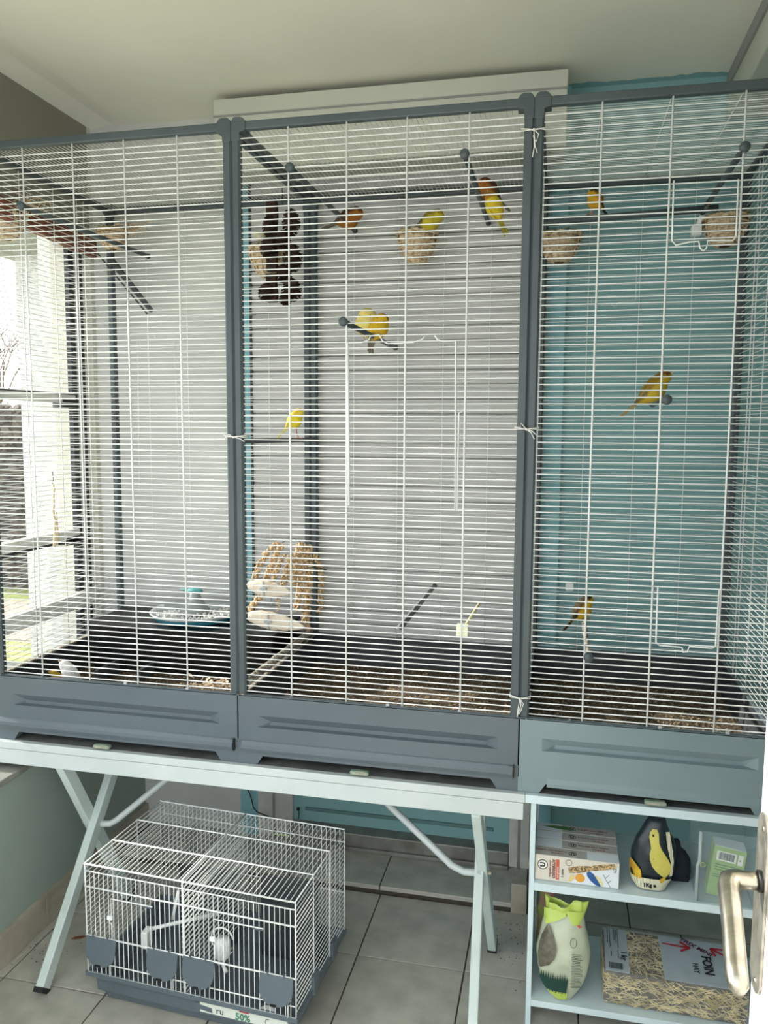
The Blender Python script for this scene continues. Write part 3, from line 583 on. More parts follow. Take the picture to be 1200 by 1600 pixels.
# ================================================================== PINE CONE TOY
ty = thing('cone_toy', 'hanging toy of dark pine cones and bark blocks high beside the middle post', 'toy', atY(430, 300, 2.47))
O_ = ty.location
def q2(x, y, Y=2.47): return atY(x, y, Y)-O_
MB().tube([q2(441, 292), q2(441, 320)], .0014, 5).obj('hook_wire', mDark, ty)
for ya, yb in ((314, 372), (376, 424), (428, 472)):
    a = q2(425, ya); b = q2(425, yb); m_ = MB(); m_.rings([[p_+V((sx*.0165+random.uniform(-.002, .002), sy*.012, 0)) for sx, sy in ((-1, -1), (1, -1), (1.05, 1), (-1, 1))] for p_ in (a, a.lerp(b, .4), a.lerp(b, .7), b)]); m_.obj('bark_block', mBark, ty, bevel=.002)
def cone(c, L_, r):
    m_ = MB(); R = random.Random(int(c.x*1e4)); m_.lathe([(.003, L_/2), (r*.72, L_*.25), (r*.8, -L_*.2), (.003, -L_/2)], c, 9)
    for i in range(9):
        f = i/8; z = L_/2-L_*f; rr = r*(math.sin(PI*(.18+.72*f))**.7)
        for k in range(9):
            a = 2*PI*(k+.5*(i % 2))/9+R.uniform(-.1, .1); d = V((math.cos(a), math.sin(a), -.45)); s_ = V((-math.sin(a), math.cos(a), 0))*r*.24; b0 = c+V((0, 0, z))+d*rr*.35; e_ = c+V((0, 0, z))+d*rr*1.05
            m_.quad(b0-s_*.5, b0+s_*.5, e_+s_, e_+V((0, 0, -.003)), e_-s_)
    return m_
for cx_, cy_, L_, r in ((421, 352, .058, .023), (420, 384, .060, .028), (417, 454, .050, .028), (455, 345, .076, .028), (457, 400, .078, .031), (456, 450, .064, .032), (446, 464, .040, .02), (441, 372, .05, .026), (443, 425, .05, .026)):
    cone(q2(cx_, cy_, 2.46), L_, r).obj('pine_cone', mCone, ty)
for cx_, cy_ in ((428, 336), (428, 372), (428, 430)):
    c = q2(cx_, cy_); MB().tube([c+V((.005*math.cos(a), 0, .005*math.sin(a))) for a in [k*PI/5 for k in range(11)]], .0009, 4).obj('ring', mDark, ty)
# ================================================================== MILLET, CUTTLEBONES
def spray(pts, Y, r, m=mMillet):
    P_ = [atY(x, y, Y) for x, y in pts]; base = P_[0].copy(); P_ = [p_-base for p_ in P_]; R = random.Random(int(pts[0][0])); m_ = MB(); s_ = MB()
    s_.tube(P_, .0012, 4); tot = []
    for a, b in zip(P_, P_[1:]):
        n_ = max(2, int((b-a).length/.0055))
        for i in range(n_): tot.append(a.lerp(b, i/n_))
    for i, c in enumerate(tot):
        k = .75+.35*abs(math.sin(i*.9))
        for j in range(4):
            a_ = R.uniform(0, 2*PI); m_.ball(c+V((math.cos(a_)*r*k*.75, math.sin(a_)*r*k*.75, R.uniform(-.003, .003))), r*R.uniform(.32, .5), 5, 3)
    t = thing('millet_spray', None, 'millet', base, 'sprays of foxtail millet'); m_.obj('seed_head', m, t, True)['kind'] = 'stuff'; s_.obj('stem', mCane, t); return t
S_ = [([(434, 849), (420, 860), (407, 880), (395, 911)], 2.48, .010, 'outermost left millet spray, arching down to the upper cuttlebone'), ([(440, 851), (428, 872), (416, 906)], 2.52, .010, 'second millet spray from the left, ending at the upper cuttlebone'),
      ([(443, 868), (434, 886), (427, 908)], 2.50, .009, 'third millet spray from the left, short, above the upper cuttlebone'), ([(456, 868), (448, 890), (442, 916)], 2.54, .010, 'millet spray in the centre of the bunch, brown-tipped'),
      ([(470, 850), (461, 877), (456, 918)], 2.56, .011, 'millet spray just left of the white front upright'), ([(474, 853), (470, 888), (469, 922), (462, 956)], 2.58, .010, 'slender millet spray hanging behind the white upright'),
      ([(481, 853), (483, 888), (480, 930), (477, 985)], 2.60, .013, 'longest thick millet spray, hanging down beside the dark posts'), ([(494, 866), (502, 895), (502, 930), (499, 960)], 2.66, .009, 'rightmost millet spray, apart from the bunch against the shutter'),
      ([(406, 932), (397, 944), (390, 957)], 2.44, .011, 'short millet spray between the two cuttlebones at the left'), ([(435, 932), (434, 957)], 2.46, .0055, 'thin bare millet stalk between the two cuttlebones')]
for a, Y_, r_, lb in S_: spray(a, Y_, r_*1.2)['label'] = lb
t = thing('hanger_wire', 'thin dark bent wire holding the top of the millet bunch', 'wire', atY(460, 842, 2.56)); O2 = t.location
MB().tube([atY(x, y, 2.56)-O2 for x, y in ((441, 848), (450, 843), (460, 842), (468, 846), (473, 851), (477, 846), (484, 844))], .0012, 4).obj('wire', mDark, t, True); MB().tube([atY(x, y, 2.56)-O2 for x, y in ((480, 886), (494, 886), (504, 889), (510, 891))], .0022, 4).obj('prong', mDark, t, True)
def cuttle(label, x0_, x1_, y0_, y1_, hw_, Y_=2.42):
    a = atY(x0_, y0_, Y_); b = atY(x1_, y1_, Y_); t = thing('cuttlebone', label, 'cuttlebone', a); d = b-a; n_ = 18; rs = []
    for i in range(n_+1):
        f = i/n_; hh = hw_*(math.sin(PI*min(.985, max(.03, f**.8)))**.6)*(1+.04*math.sin(i*1.7)); th = .011*math.sin(PI*max(.04, min(.96, f)))**.6; c = d*f
        rs.append([c+V((0, math.cos(q_)*th, math.sin(q_)*hh)) for q_ in [2*PI*k/14 for k in range(14)]])
    MB().rings(rs).obj('bone', mCuttle, t, True)
    box(d*.40+V((-.003, -.014, -hw_*.9)), d*.40+V((.003, -.009, hw_*.9))).obj('clip', mClear, t, bevel=.001)
    box(d*.40+V((-.012, -.018, -.006)), d*.40+V((.012, -.012, .006))).obj('clip', mClear, t, bevel=.002)
cuttle('upper white cuttlebone clipped to the wire between the left and middle cages', 386, 455, 914, 926, .027)
cuttle('lower larger cuttlebone clipped to the wire below the first one', 384, 476, 962, 980, .030)
lgp = thing('bleached_branch', 'pale bleached branch lying along the rim between the left and middle cages', 'branch', (-.862, 2.09, .885)); R = random.Random(2)
MB().tube([(R.uniform(-.002, .002), .6*i/10, R.uniform(-.002, .002)+.004) for i in range(11)], [.012, .013, .012, .0125, .013, .012, .0115, .012, .012, .011, .012], 9).obj('wood', mRim, lgp, True)
# bedding scraps near the left posts
q = MB(); R = random.Random(11)
for i in range(70):
    c = V((R.gauss(0, .03), R.gauss(0, .015), abs(R.gauss(0, .010)))); e_ = V((R.uniform(-1, 1), R.uniform(-1, 1), R.uniform(-.3, .8))).normalized()*R.uniform(.006, .014); f_ = e_.orthogonal().normalized()*.004; q.quad(c-e_, c-f_, c+e_, c+f_)
tag(q.obj('shavings_heap', mPale, loc=atY(340, 1072, 2.11)), 'little heap of pale shavings at the front right of the left tray', 'shavings', kind='stuff')
# ================================================================== TUB AND BATH DISH
tub = thing('black_tub', 'low black tub standing at the back of the left cage tray under the dish', 'tub', (-1.26, 2.575, .77))
MB().rings([[V((sx*a_, sy*b_, z)) for sx, sy in ((-1, -1), (1, -1), (1, 1), (-1, 1))] for a_, b_, z in ((.33, .12, 0), (.345, .135, .155), (.352, .142, .157), (.352, .142, .165))], cap=True).obj('body', mBlack, tub, bevel=.003)
tag(tub)
dsh = thing('bath_dish', 'round blue dish with pale rim and white grit on the black tub', 'dish', (-1.262, 2.60, .936)); rr = .166
MB().lathe([(.001, 0), (rr*.62, 0), (rr*.86, .003), (rr*.97, .021)], k=36).obj('base', mBlue, dsh, True)
MB().lathe([(rr*.97, .022), (rr*1.0, .028), (rr*.98, .031), (rr*.9, .018), (rr*.6, .010), (.001, .009)], k=36).obj('rim', mClear, dsh, True)
gr = MB(); R = random.Random(6)
for i in range(420):
    a_ = R.uniform(0, 2*PI); d_ = rr*math.sqrt(R.uniform(0, .7)); d_ = d_ if (a_ > PI*1.0 or a_ < .9) else d_*.3
    gr.ball((d_*math.cos(a_), d_*math.sin(a_), .016+R.uniform(0, .008)), R.uniform(.002, .006), 5, 3)
gr.obj('grit', mGrit, dsh)['kind'] = 'stuff'
fdr = thing('seed_hopper', 'grey cone-shaped feeder with a teal cap standing in the round dish', 'feeder', (-1.278, 2.62, .950))
MB().lathe([(.060, 0), (.054, .010), (.036, .032), (.024, .050), (.018, .068), (.018, .072), (.001, .073)], k=20).obj('cone', mat('grey_hopper_plastic', (148, 154, 154), .4), fdr, True)
MB().ball((0, 0, .080), .017, 12, 6, (1.9, 1, .6)).obj('cap', mTealPl, fdr, True); MB().ball((-.04, .0, .082), .011, 10, 5, (2.0, .6, .3)).obj('tab', mTealPl, fdr, True)
# hanging rope toy on the left side mesh
rp = thing('rope_toy', 'pale rope toy hanging on the left cage side in front of the window', 'toy', atX(82, 735, -1.645)); 
L1 = atX(82, 855, -1.645).z-rp.location.z
MB().tube([(0, 0, 0), (.002, .0, -.03), (-.002, 0, -.045)], .0012, 4).obj('hook', mDark, rp); MB().tube([(0, 0, -.045+(L1+.045)*i/12) if False else V((.002*math.sin(i*2), .003*math.sin(i), -.045+(L1+.045)*i/12)) for i in range(13)], [.0025+.0008*(i % 2)+.0003*i for i in range(13)], 6).obj('rope', mat('cream_rope', (226, 214, 184), .9), rp, True)
MB().tube([V((.002, .010, L1*.55)), V((.002, .014, L1*.8)), V((0, .012, L1))], .003, 6).obj('rope_end', mat('cream_rope_end', (226, 214, 184), .9), rp, True)
# ================================================================== STRING TIES
def tie(label, x, z, tails, w_=.030):
    t = thing('string_tie', label, 'string', (x, D-.014, z)); m_ = MB()
    m_.tube([(-w_, .03, .006), (-w_, .0, .006), (-w_*.4, -.004, .003), (0, -.005, -.001), (w_*.5, -.004, .002), (w_, 0, 0), (w_, .03, .002)], .0016, 5); m_.tube([(-w_, .03, .001), (-w_, .001, .001), (0, -.006, .001), (w_, .001, .005), (w_, .03, .006)], .0014, 5); m_.obj('loop', mString, t, True)
    k = MB(); k.ball((0, -.007, 0), .0035, 6, 4)
    for tl_ in tails: k.tube([V((0, -.007, 0))]+[V(p_) for p_ in tl_], .0014, 5)
    k.obj('knot', mString, t, True)
xs = X1+W
tie('white string bow tying the middle and right cages near the roof', xs, atY(838, 207, D).z, ([(.012, -.008, -.012), (.006, -.008, -.03), (-.002, -.007, -.014)], [(.002, -.007, -.04), (-.002, -.006, -.064)], [(.004, -.008, -.04), (.010, -.007, -.055)]))
tie('white string tying the middle and right cages at mid height', xs, atY(824, 671, D).z, ([(-.014, -.010, .016), (-.016, -.010, .004), (0, -.007, 0)], [(.012, -.01, -.008), (.020, -.009, -.024)], [(.014, -.01, -.004), (.026, -.009, -.014)]))
tie('white string with hanging ends tying the middle and right trays at the bottom', xs, atY(812, 1088, D).z, ([(.004, -.009, -.014), (-.004, -.009, -.042)], [(-.004, -.008, -.03), (-.005, -.008, -.048)], [(.010, -.009, -.012), (.0, -.009, -.04)]), .026)
tie('white string tying the left and middle cages at mid height', X1, atY(371, 683, D).z, ([(-.012, -.009, .008), (-.022, -.009, .004), (-.024, -.008, -.014)], [(.02, -.008, -.004), (.032, -.007, -.012)]))
# ================================================================== BIRDS
def bird(label, tail, head, foot_z, cols, Lw=1.0, perched=True, up=V((0, 0, 1)), wing_dark=True, yawspread=0, tailf=.36, eyes=True, legs=True, fat=1.0, front=False):
    """tail, head: world points of the tail tip and of the crown; cols = belly, back, head cap, tail"""
    tail = V(tail); head = V(head); ax = (head-tail); L_ = ax.length; X = ax.normalized(); Yv = up.cross(X).normalized(); Zv = X.cross(Yv)
    t = thing('canary', label, 'bird', tail.lerp(head, .58)); O3 = t.location
    F = lambda x, y, z: tail+X*(x*L_)+Yv*(y*L_)+Zv*(z*L_)-O3
    belly, back, cap, tcol = [lin(c) for c in cols]
    # body: rings from vent to head and beak root; one continuous surface
    R_ = [(.34, .016, .024, -.005), (.40, .058, .058, -.012), (.48, .110, .108, -.020), (.57, .145, .145, -.026), (.66, .156, .158, -.022), (.74, .142, .146, -.008), (.80, .118, .122, .010), (.845, .102, .104, .022), (.89, .098, .098, .028), (.935, .082, .082, .026), (.965, .058, .058, .020), (.985, .030, .030, .014), (.992, .010, .010, .012)]
    rs = []; k = 14; cl = []
    for x, rw, rh, cz in R_:
        rw *= fat; rh *= fat
        rs.append([F(x, rw*math.cos(a), cz+rh*math.sin(a)) for a in [2*PI*j/k for j in range(k)]])
        for j in range(k):
            s_ = math.sin(2*PI*j/k); n_ = noise.noise(V((x*30, j*1.3, L_*50)))
            c = belly if s_ < .15+n_*.4 else back
            if x > .80 and s_ > (.2 if x < .93 else -.1): c = cap
            if x < .4: c = tuple((a_+b__)/2 for a_, b__ in zip(belly, tcol))
            cl.append(c)
    m_ = MB(); m_.rings(rs); o = m_.obj('body', mBird, t, True)
    def paint(o, cs):
        at_ = o.data.color_attributes.new('Col', 'FLOAT_COLOR', 'POINT')
        for i, c in enumerate(cs): at_.data[i].color = c
    paint(o, cl); s = o.modifiers.new('s', 'SUBSURF'); s.levels = 1; s.render_levels = 1
    dark = tuple(v*.35 for v in tcol[:3])+(1,)
    for sy in (-1, 1):
        wv = MB(); rows = [(.80, .004, .03), (.72, .075, .052), (.60, .082, .064), (.48, .058, .056), (.38, .030, .034), (.28, .008, .012)]; rs2 = []; cc = []
        for i, (x, hw_, off) in enumerate(rows):
            f = i/5; zc0 = .055-.045*f
            bodyr = .156*fat*math.sin(PI*min(1, max(.12, (x-.28)/.62)))**.6
            rr_ = []
            for j in range(8):
                a = 2*PI*j/8; zz = zc0+hw_*.95*math.sin(a); yy = bodyr*math.sqrt(max(.05, 1-(zz/.19)**2))+.006+.006*math.cos(a)
                rr_.append(F(x, sy*yy*(1-.45*f), zz)); cc.append(back if (f < .45 or not wing_dark) and a < PI*1.3 else (dark if wing_dark and (j % 2 == 0 or f > .8) else tuple((p_*.5+q_*.5) for p_, q_ in zip(back, tcol))))
            rs2.append(rr_)
        wv.rings(rs2); ow = wv.obj('wing', mBird, t, True); paint(ow, cc)
    for k_, dy in enumerate((-.012, .012)):
        tv = MB(); rs2 = [[F(x, dy*(1+2.2*(1-x/.4))+a_*hw_, z_+b_*th_) for a_, b_ in ((-1, -1), (1, -1), (1, 1), (-1, 1))] for x, hw_, z_, th_ in ((.42, .020, -.006, .030), (.26, .022, -.006, .024), (.08, .024, -.004, .020), (.0, .014, 0, .010))]; tv.rings(rs2); ot = tv.obj('tail_feather', mBird, t); paint(ot, [belly if i < 4 else tcol for i in range(16)])
    bk_ = MB(); c0, tip = (F(.885, 0, -.065*fat), F(.875, 0, -.065*fat-.07)) if front else (F(.975, 0, .012), F(1.035, 0, -.004)); bk_.tube([c0, c0.lerp(tip, .5), tip], [.022*L_, .014*L_, .002*L_], 7); bk_.obj('beak', mCoverP, t, True)
    if eyes:
        for sy in (-1, 1):
            e_ = MB(); e_.ball((F(.90, sy*.055*fat, -.075*fat) if front else F(.925, sy*.080*fat, .040)), .011*L_, 8, 5); e_.obj('eye', mEye, t, True)
    if legs:
        for sy in (-1, 1):
            h_ = F(.55, sy*.05, -.12*fat); hw_ = h_+O3; ft = V((hw_.x+X.x*.012, hw_.y+X.y*.012, foot_z))-O3
            lg_ = MB(); lg_.tube([h_, h_.lerp(ft, .5)+X*(-.004), ft], [.0028, .0016, .0014], 5)
            Xh = V((X.x, X.y, 0)); Xh = Xh.normalized() if Xh.length > .1 else V((1, 0, 0)); Yh = V((-Xh.y, Xh.x, 0))
            for d_ in (Xh, Xh+Yh*.5, Xh-Yh*.5, -Xh): lg_.tube([ft, ft+d_.normalized()*.007+V((0, 0, .001)), ft+d_.normalized()*.012+V((0, 0, -.003))], .0011, 4)
            lg_.obj('leg', mLegB, t, True)
    return t
Yel = (198, 174, 46); Org = (170, 110, 34); Brn = (84, 50, 16); Olv = (150, 136, 28); Dk = (40, 34, 22); Gry = (110, 104, 90); Pal = (232, 222, 140); Whi = (228, 228, 224)
zA, zB, zC = 2.298+.008, 2.302+.008, 1.899+.008
bird('orange-brown canary with a dark back on the high left perch of the middle cage', atY(503, 358, 2.62), atY(568, 331, 2.62), zA, ((160, 104, 34), (60, 34, 12), (92, 48, 14), Gry), fat=1.5)
bird('olive-yellow canary leaning right on the rim of the middle cage nest', atY(636, 362, 2.62), atY(694, 334, 2.58), atY(650, 366, 2.65).z, ((190, 172, 44), (128, 118, 30), (150, 136, 34), Gry), fat=1.5)
bird('rusty-headed canary, upper of the two by the high right perch of the middle cage', atY(797, 330, 2.52), atY(748, 281, 2.50), zB, ((150, 92, 30), (74, 44, 18), (88, 46, 16), Gry), fat=1.55)
bird('yellow canary seen from behind, lower of the two by the high right perch', atY(792, 368, 2.42), atY(762, 299, 2.42), zB, (Yel, (214, 190, 40), (170, 120, 30), (150, 140, 40)), wing_dark=False, fat=1.25, up=V((0, -1, .5)))
bird('plump pale-yellow canary facing the room, left of the pair on the mid perch', atY(580, 552, 2.47), atY(572, 482, 2.41), zC, ((232, 214, 120), (222, 196, 52), (206, 170, 30), Gry), fat=2.0, wing_dark=False, up=V((0, 1, .1)), front=True)
bird('deeper yellow canary with a brown cap, right of the pair on the mid perch', atY(577, 550, 2.43), atY(600, 491, 2.37), zC, ((214, 176, 30), (190, 150, 24), (120, 84, 20), Gry), fat=1.55, wing_dark=False, up=V((0, 1, .1)), front=True)
bird('bright yellow canary upright on the dark side rail by the middle cage post', atY(433, 685, 2.42), atY(474, 640, 2.44), 1.588, ((238, 222, 60), (210, 190, 50), (214, 180, 40), (220, 208, 120)), fat=1.3, wing_dark=False)
bird('yellow canary with a dark cap on the high cross perch of the right cage', atY(952, 340, 2.60), atY(920, 298, 2.585), atY(930, 338, 2.6).z+.004, ((218, 168, 40), (150, 100, 20), (50, 36, 18), Dk), fat=1.75)
bird('long olive-yellow canary on the short perch halfway up the right cage', atY(968, 652, 2.14), atY(1050, 583, 2.14), 1.704, ((190, 164, 40), (140, 114, 26), (110, 76, 18), (150, 136, 90)), fat=1.15)
bird('dark-backed canary with yellow belly low at the left of the right cage', atY(878, 987, 2.44), atY(926, 932, 2.44), 1.047, ((196, 160, 30), (64, 50, 18), (44, 36, 16), Dk), fat=1.3)
bird('white canary facing left on the litter at the front left corner', atZ(142, 1082, .79), atY(93, 1034, 2.13), .77, (Whi, (222, 222, 220), Whi, (214, 212, 200)), fat=1.25, wing_dark=False, legs=False)
bird('yellow canary half hidden on the litter behind the white one', atY(112, 1066, 2.22), atY(76, 1050, 2.20), .77, ((206, 170, 50), (180, 146, 40), (196, 166, 60), Gry), fat=1.1, wing_dark=False, legs=False)
bird('pale greenish-white canary sitting in the sunlit nest behind the cone toy', atY(432, 376, 2.60), atY(396, 366, 2.58), 2.2, ((206, 204, 176), (190, 190, 150), (200, 200, 160), Gry), fat=1.5, wing_dark=False, legs=False)
# ================================================================== THINGS ON THE SHELVES
mCard = flat('pale_card', (214, 210, 196)); mCardG = flat('grey_card_top', (176, 176, 170)); mCardW = flat('blue_white_card', (222, 230, 236)); mBlk = flat('black_print', (28, 28, 30)); mRd = flat('coral_print', (208, 96, 76)); mBr = flat('brown_print', (132, 76, 64)); mWh = flat('white_print', (236, 236, 230)); mNavy = flat('blue_print', (38, 86, 150)); mOr = flat('orange_print', (224, 160, 60))
mStick = mat('seed_stick_print', (206, 180, 130), .8, c2=(96, 74, 52), scale=230, thr=(.42, .6)); mGrn = flat('leaf_green_print', (74, 118, 60))
wb, db, hb_ = .217, .042, .070
def ubox(k):
    lb = ['front seed-stick carton with a blue bird printed on its face', 'second seed-stick carton, directly behind the front one', 'third seed-stick carton behind the second', 'rearmost seed-stick carton with a green leaf printed on top'][k]
    t = thing('seed_stick_box', lb, 'box', (-.032, 2.058+k*(db+.003), ZS1+.001), 'seed-stick cartons on the upper shelf', rz=.0)
    box((0, 0, 0), (wb, db, hb_)).obj('carton', mCard, t, bevel=.001)
    box((.001, .001, hb_), (wb-.001, db-.001, hb_+.0008)).obj('lid', mCardG, t)
    d1, d2, sg = ((-1, 0, 0), (0, -1, 0), 1) if k == 0 else ((1, 0, 0), (0, 1, 0), -1)
    text('U', .014, mBlk, (.0975, db*.5, hb_+.0012), d1, d2, t, align='CENTER', bold=.0005)
    MB().tube([(.0975+.010*math.cos(a), db*.5+.009*math.sin(a), hb_+.001) for a in [i*PI/8 for i in range(17)]], .0008, 4).obj('emblem_ring', mBlk, t)
    text('Friandise pour oiseaux', .0088, mBr, (.082 if k == 0 else .113, db*.62 if k == 0 else db*.55, hb_+.0012), d1, d2, t)
    text('aux graines', .0075, mBr, (.075 if k == 0 else .150, db*.32 if k == 0 else db*.25, hb_+.0012), d1, d2, t)
    box((.135 if k == 0 else .0005, .001, hb_+.0002), (wb-.001 if k == 0 else .07, db-.001, hb_+.0011)).obj('panel_print', mCardW, t)
    return t
for k in range(4):
    t = ubox(k)
    if k == 3: MB().rings([[V((x, y, z)) for x, y in ((.02, .022), (.06, .014), (.09, .012), (.10, .02), (.08, .03), (.05, .03))] for z in (hb_+.0012, hb_+.002)]).obj('leaf_print', mGrn, t)
    if k == 0:
        F0 = -.0006; t0_ = t
        MB().rings([[V((x, y, z)) for x, z in ((.090, .001), (wb-.001, .001), (wb-.001, .058), (.175, .050), (.13, .034))] for y in (F0, 0)]).obj('white_field', mCardW, t)
        MB().tube([(.020+.0125*math.cos(a), F0-.0004, .044+.0125*math.sin(a)) for a in [i*PI/12 for i in range(25)]], .0010, 4).obj('emblem_ring', mBlk, t)
        MB().rings([[V((.020+.0115*math.cos(a), y, .044+.0115*math.sin(a))) for a in [i*PI/12 for i in range(24)]] for y in (F0-.0002, 0)]).obj('emblem_disc', mWh, t)
        text('U', .018, mBlk, (.0205, F0-.0006, .044), (0, 0, 1), (-1, 0, 0), t, align='CENTER', bold=.0008)
        text('Friandise pour', .0082, mBr, (.039, F0-.0003, .010), (0, 0, 1), (-1, 0, 0), t, shear=.3)
        text('oiseaux', .017, mBr, (.048, F0-.0003, .008), (0, 0, 1), (-1, 0, 0), t, shear=.3, bold=.0003)
        box((.055, F0, .006), (.0635, 0, .062)).obj('band', mRd, t, bevel=.0006)
        text('aux graines', .007, mWh, (.0592, F0-.0003, .010), (0, 0, 1), (-1, 0, 0), t)
        text('2 sticks', .008, mInkD, (.072, F0-.0003, .014), (0, 0, 1), (-1, 0, 0), t)
        MB().tube([(.088+.008*math.cos(a), F0-.0003, .057+.008*math.sin(a)) for a in [i*PI/8 for i in range(17)]], .0005, 4).obj('seal_ring', mInkD, t)
        rs = []
        for i in range(13):
            f = i/12; c = V((.088+.118*f, 0, .036+.026*f)); h_ = .0085*(.5+.5*math.sin(PI*min(1, f*1.6+.15))) if f < .55 else .0085*(1-.25*f)
            rs.append([V((c.x-.2*h_*s1, y, c.z+h_*s1)) for s1, y in ((-1, 0), (-1, -.002), (1, -.002), (1, 0))])
        MB().rings(rs).obj('stick_print', mStick, t)
        MB().rings([[V((.118+.0125*math.cos(a), y, .018+.0115*math.sin(a))) for a in [i*PI/9 for i in range(18)]] for y in (F0-.0004, 0)]).obj('biscuit_print', mOr, t)
        MB().rings([[V((x, y, z)) for x, z in ((.088, .008), (.096, .006), (.101, .012), (.102, .022), (.096, .024), (.092, .016))] for y in (F0-.0004, 0)]).obj('crumb_print', flat('cream_yellow_print', (224, 204, 130)), t)
        MB().rings([[V((x, y, z)) for x, z in ((.134, .034), (.140, .040), (.145, .038), (.152, .034), (.163, .018), (.172, .003), (.168, .001), (.158, .004), (.145, .014), (.136, .026))] for y in (F0-.0005, 0)]).obj('blue_bird_print', mNavy, t)
        MB().rings([[V((x, y, z)) for x, z in ((.153, .032), (.162, .030), (.172, .022), (.178, .010), (.176, .002), (.172, .003), (.163, .018))] for y in (F0-.0005, 0)]).obj('bird_breast_print', flat('pale_yellow_print', (222, 216, 160)), t)
        for a, b in (((.176, .036), (.196, .002)), ((.185, .02), (.178, .034)), ((.188, .014), (.198, .022)), ((.182, .026), (.192, .036))): MB().tube([(a[0], F0-.0004, a[1]), (b[0], F0-.0004, b[1])], .0005, 4).obj('twig_print', mInkD, t)
        text('x2', .013, mBlk, (.206, F0-.0003, .050), (0, 0, 1), (-1, 0, 0), t, align='CENTER')
# --- pillow-shaped bags
def bag(label, c, hgt, wd, th, m, nm='seed_bag', cat='bag', top=.45, bot=.8, lean=0, seed=1, rz=0, group=None):
    t = thing(nm, label, cat, c, group, rz=rz); n_ = 14; k = 28; rs = []
    for i in range(n_+1):
        f = i/n_; wv = wd/2*(bot+(1-bot)*math.sin(PI*min(1, f*1.3)/1.0)) if f < .5 else wd/2*(1-(1-top)*((f-.5)/.5)**1.3)
        dv = th/2*(math.sin(PI*min(1, max(.05, .14+f*.86)))**.55) if f < .97 else .006
        r_ = []
        for j in range(k):
            a = 2*PI*j/k; ca, sa = math.cos(a), math.sin(a); x = wv*math.copysign(abs(ca)**.8, ca); y = dv*math.copysign(abs(sa)**.9, sa)
            nn = noise.noise(V((x*22+seed, y*22, f*7)))*.006+noise.noise(V((x*60+seed, y*20, f*16)))*.0025
            r_.append(V((x+nn+lean*f, y+nn*1.4*(1 if y > 0 else 1), hgt*f+nn*.4)))
        rs.append(r_)
    MB().rings(rs).obj('sack', m, t, True)
    def front(x, z): # a point just in front of the sack at fractional height
        f = max(0, min(1, z/hgt)); wv = wd/2*(bot+(1-bot)*math.sin(PI*min(1, f*1.3))) if f < .5 else wd/2*(1-(1-top)*((f-.5)/.5)**1.3)
        dv = th/2*(math.sin(PI*min(1, max(.05, .14+f*.86)))**.55) if f < .97 else .006
        u = max(-1, min(1, (x-lean*f)/max(wv, .001))); return V((x, -dv*(max(0, 1-abs(u)**2.5)**.36)-.006, z))
    return t, front
def patch(front, poly, m, t, nm, n_=6):
    """a print wrapped on the bag: polygon given as left/right edge pairs by height"""
    rows = []
    for (z, xa, xb) in poly: rows.append([front(xa+(xb-xa)*i/n_, z) for i in range(n_+1)])
    return MB().rings(rows, cap=False, closed=False).obj(nm, m, t, True)
mNv = mat('dark_navy_film', (26, 38, 46), .3); mYl = mat('yellow_print_film', (212, 178, 40), .4, c2=(170, 130, 40), scale=20); mCan = mat('pale_yellow_print', (206, 198, 96), .5, c2=(186, 172, 76), scale=20, thr=(.4, .7)); mStr = mat('cream_striped_film', (222, 220, 190), .4)
nt = mStr.node_tree; wv_ = nt.nodes.new('ShaderNodeTexWave'); wv_.inputs['Scale'].default_value = 90; tc_ = nt.nodes.new('ShaderNodeTexCoord'); nt.links.new(tc_.outputs['Object'], wv_.inputs[0]); rp_ = nt.nodes.new('ShaderNodeValToRGB'); nt.links.new(wv_.outputs[0], rp_.inputs[0]); rp_.color_ramp.elements[0].color = lin((170, 168, 136)); rp_.color_ramp.elements[1].color = lin((226, 224, 198)); rp_.color_ramp.elements[1].position = .45; nt.links.new(rp_.outputs[0], nt.nodes['Principled BSDF'].inputs['Base Color'])
c = V((.268, 2.095, ZS1)); t, fr_ = bag('dark one-kilo seed bag printed with a yellow canary, middle of the upper shelf', c, .195, .115, .062, mNv, top=.36, bot=.62, lean=.010, seed=3)
patch(fr_, [(z, xa, xb) for z, xa, xb in ((.004, -.034, .034), (.012, -.044, .042), (.022, -.050, .047), (.032, -.052, .05), (.038, -.052, .048))], mStr, t, 'striped_base')
patch(fr_, [(.034, -.054, -.027), (.046, -.054, -.027), (.060, -.056, -.030), (.080, -.054, -.050)], mYl, t, 'yellow_panel', 3)
f2 = lambda x, z: fr_(x, z)+V((0, -.0012, 0))
patch(f2, [(.048, .026, .034), (.060, .010, .044), (.075, -.002, .046), (.092, -.008, .040), (.108, -.009, .030), (.122, -.006, .020), (.136, -.008, .014), (.150, -.011, .013), (.162, -.009, .012), (.170, -.003, .008)], mCan, t, 'canary_print')
f3 = lambda x, z: fr_(x, z)+V((0, -.002, 0))
patch(f3, [(.152, -.003, .0), (.155, -.004, .001), (.158, -.003, .0)], mBlk, t, 'eye_print', 2); patch(f3, [(.030, .020, .024), (.040, .018, .032), (.048, .028, .033)], mYl, t, 'foot_print', 3)
patch(f2, [(.050, .043, .050), (.09, .044, .052), (.13, .034, .046), (.165, .030, .040)], mStr, t, 'striped_edge', 2)
text('1Kg e', .014, mBlk, fr_(-.022, .018)+V((0, -.003, 0)), (1, 0, .05), (0, 0, 1), t, bold=.0007)
t, _ = bag('plain dark navy bag slumped behind and right of the canary-print bag', V((.345, 2.14, ZS1)), .115, .072, .05, mat('navy_cloth', (18, 26, 40), .8), nm='navy_bag', top=.3, bot=.7, lean=-.018, seed=9)
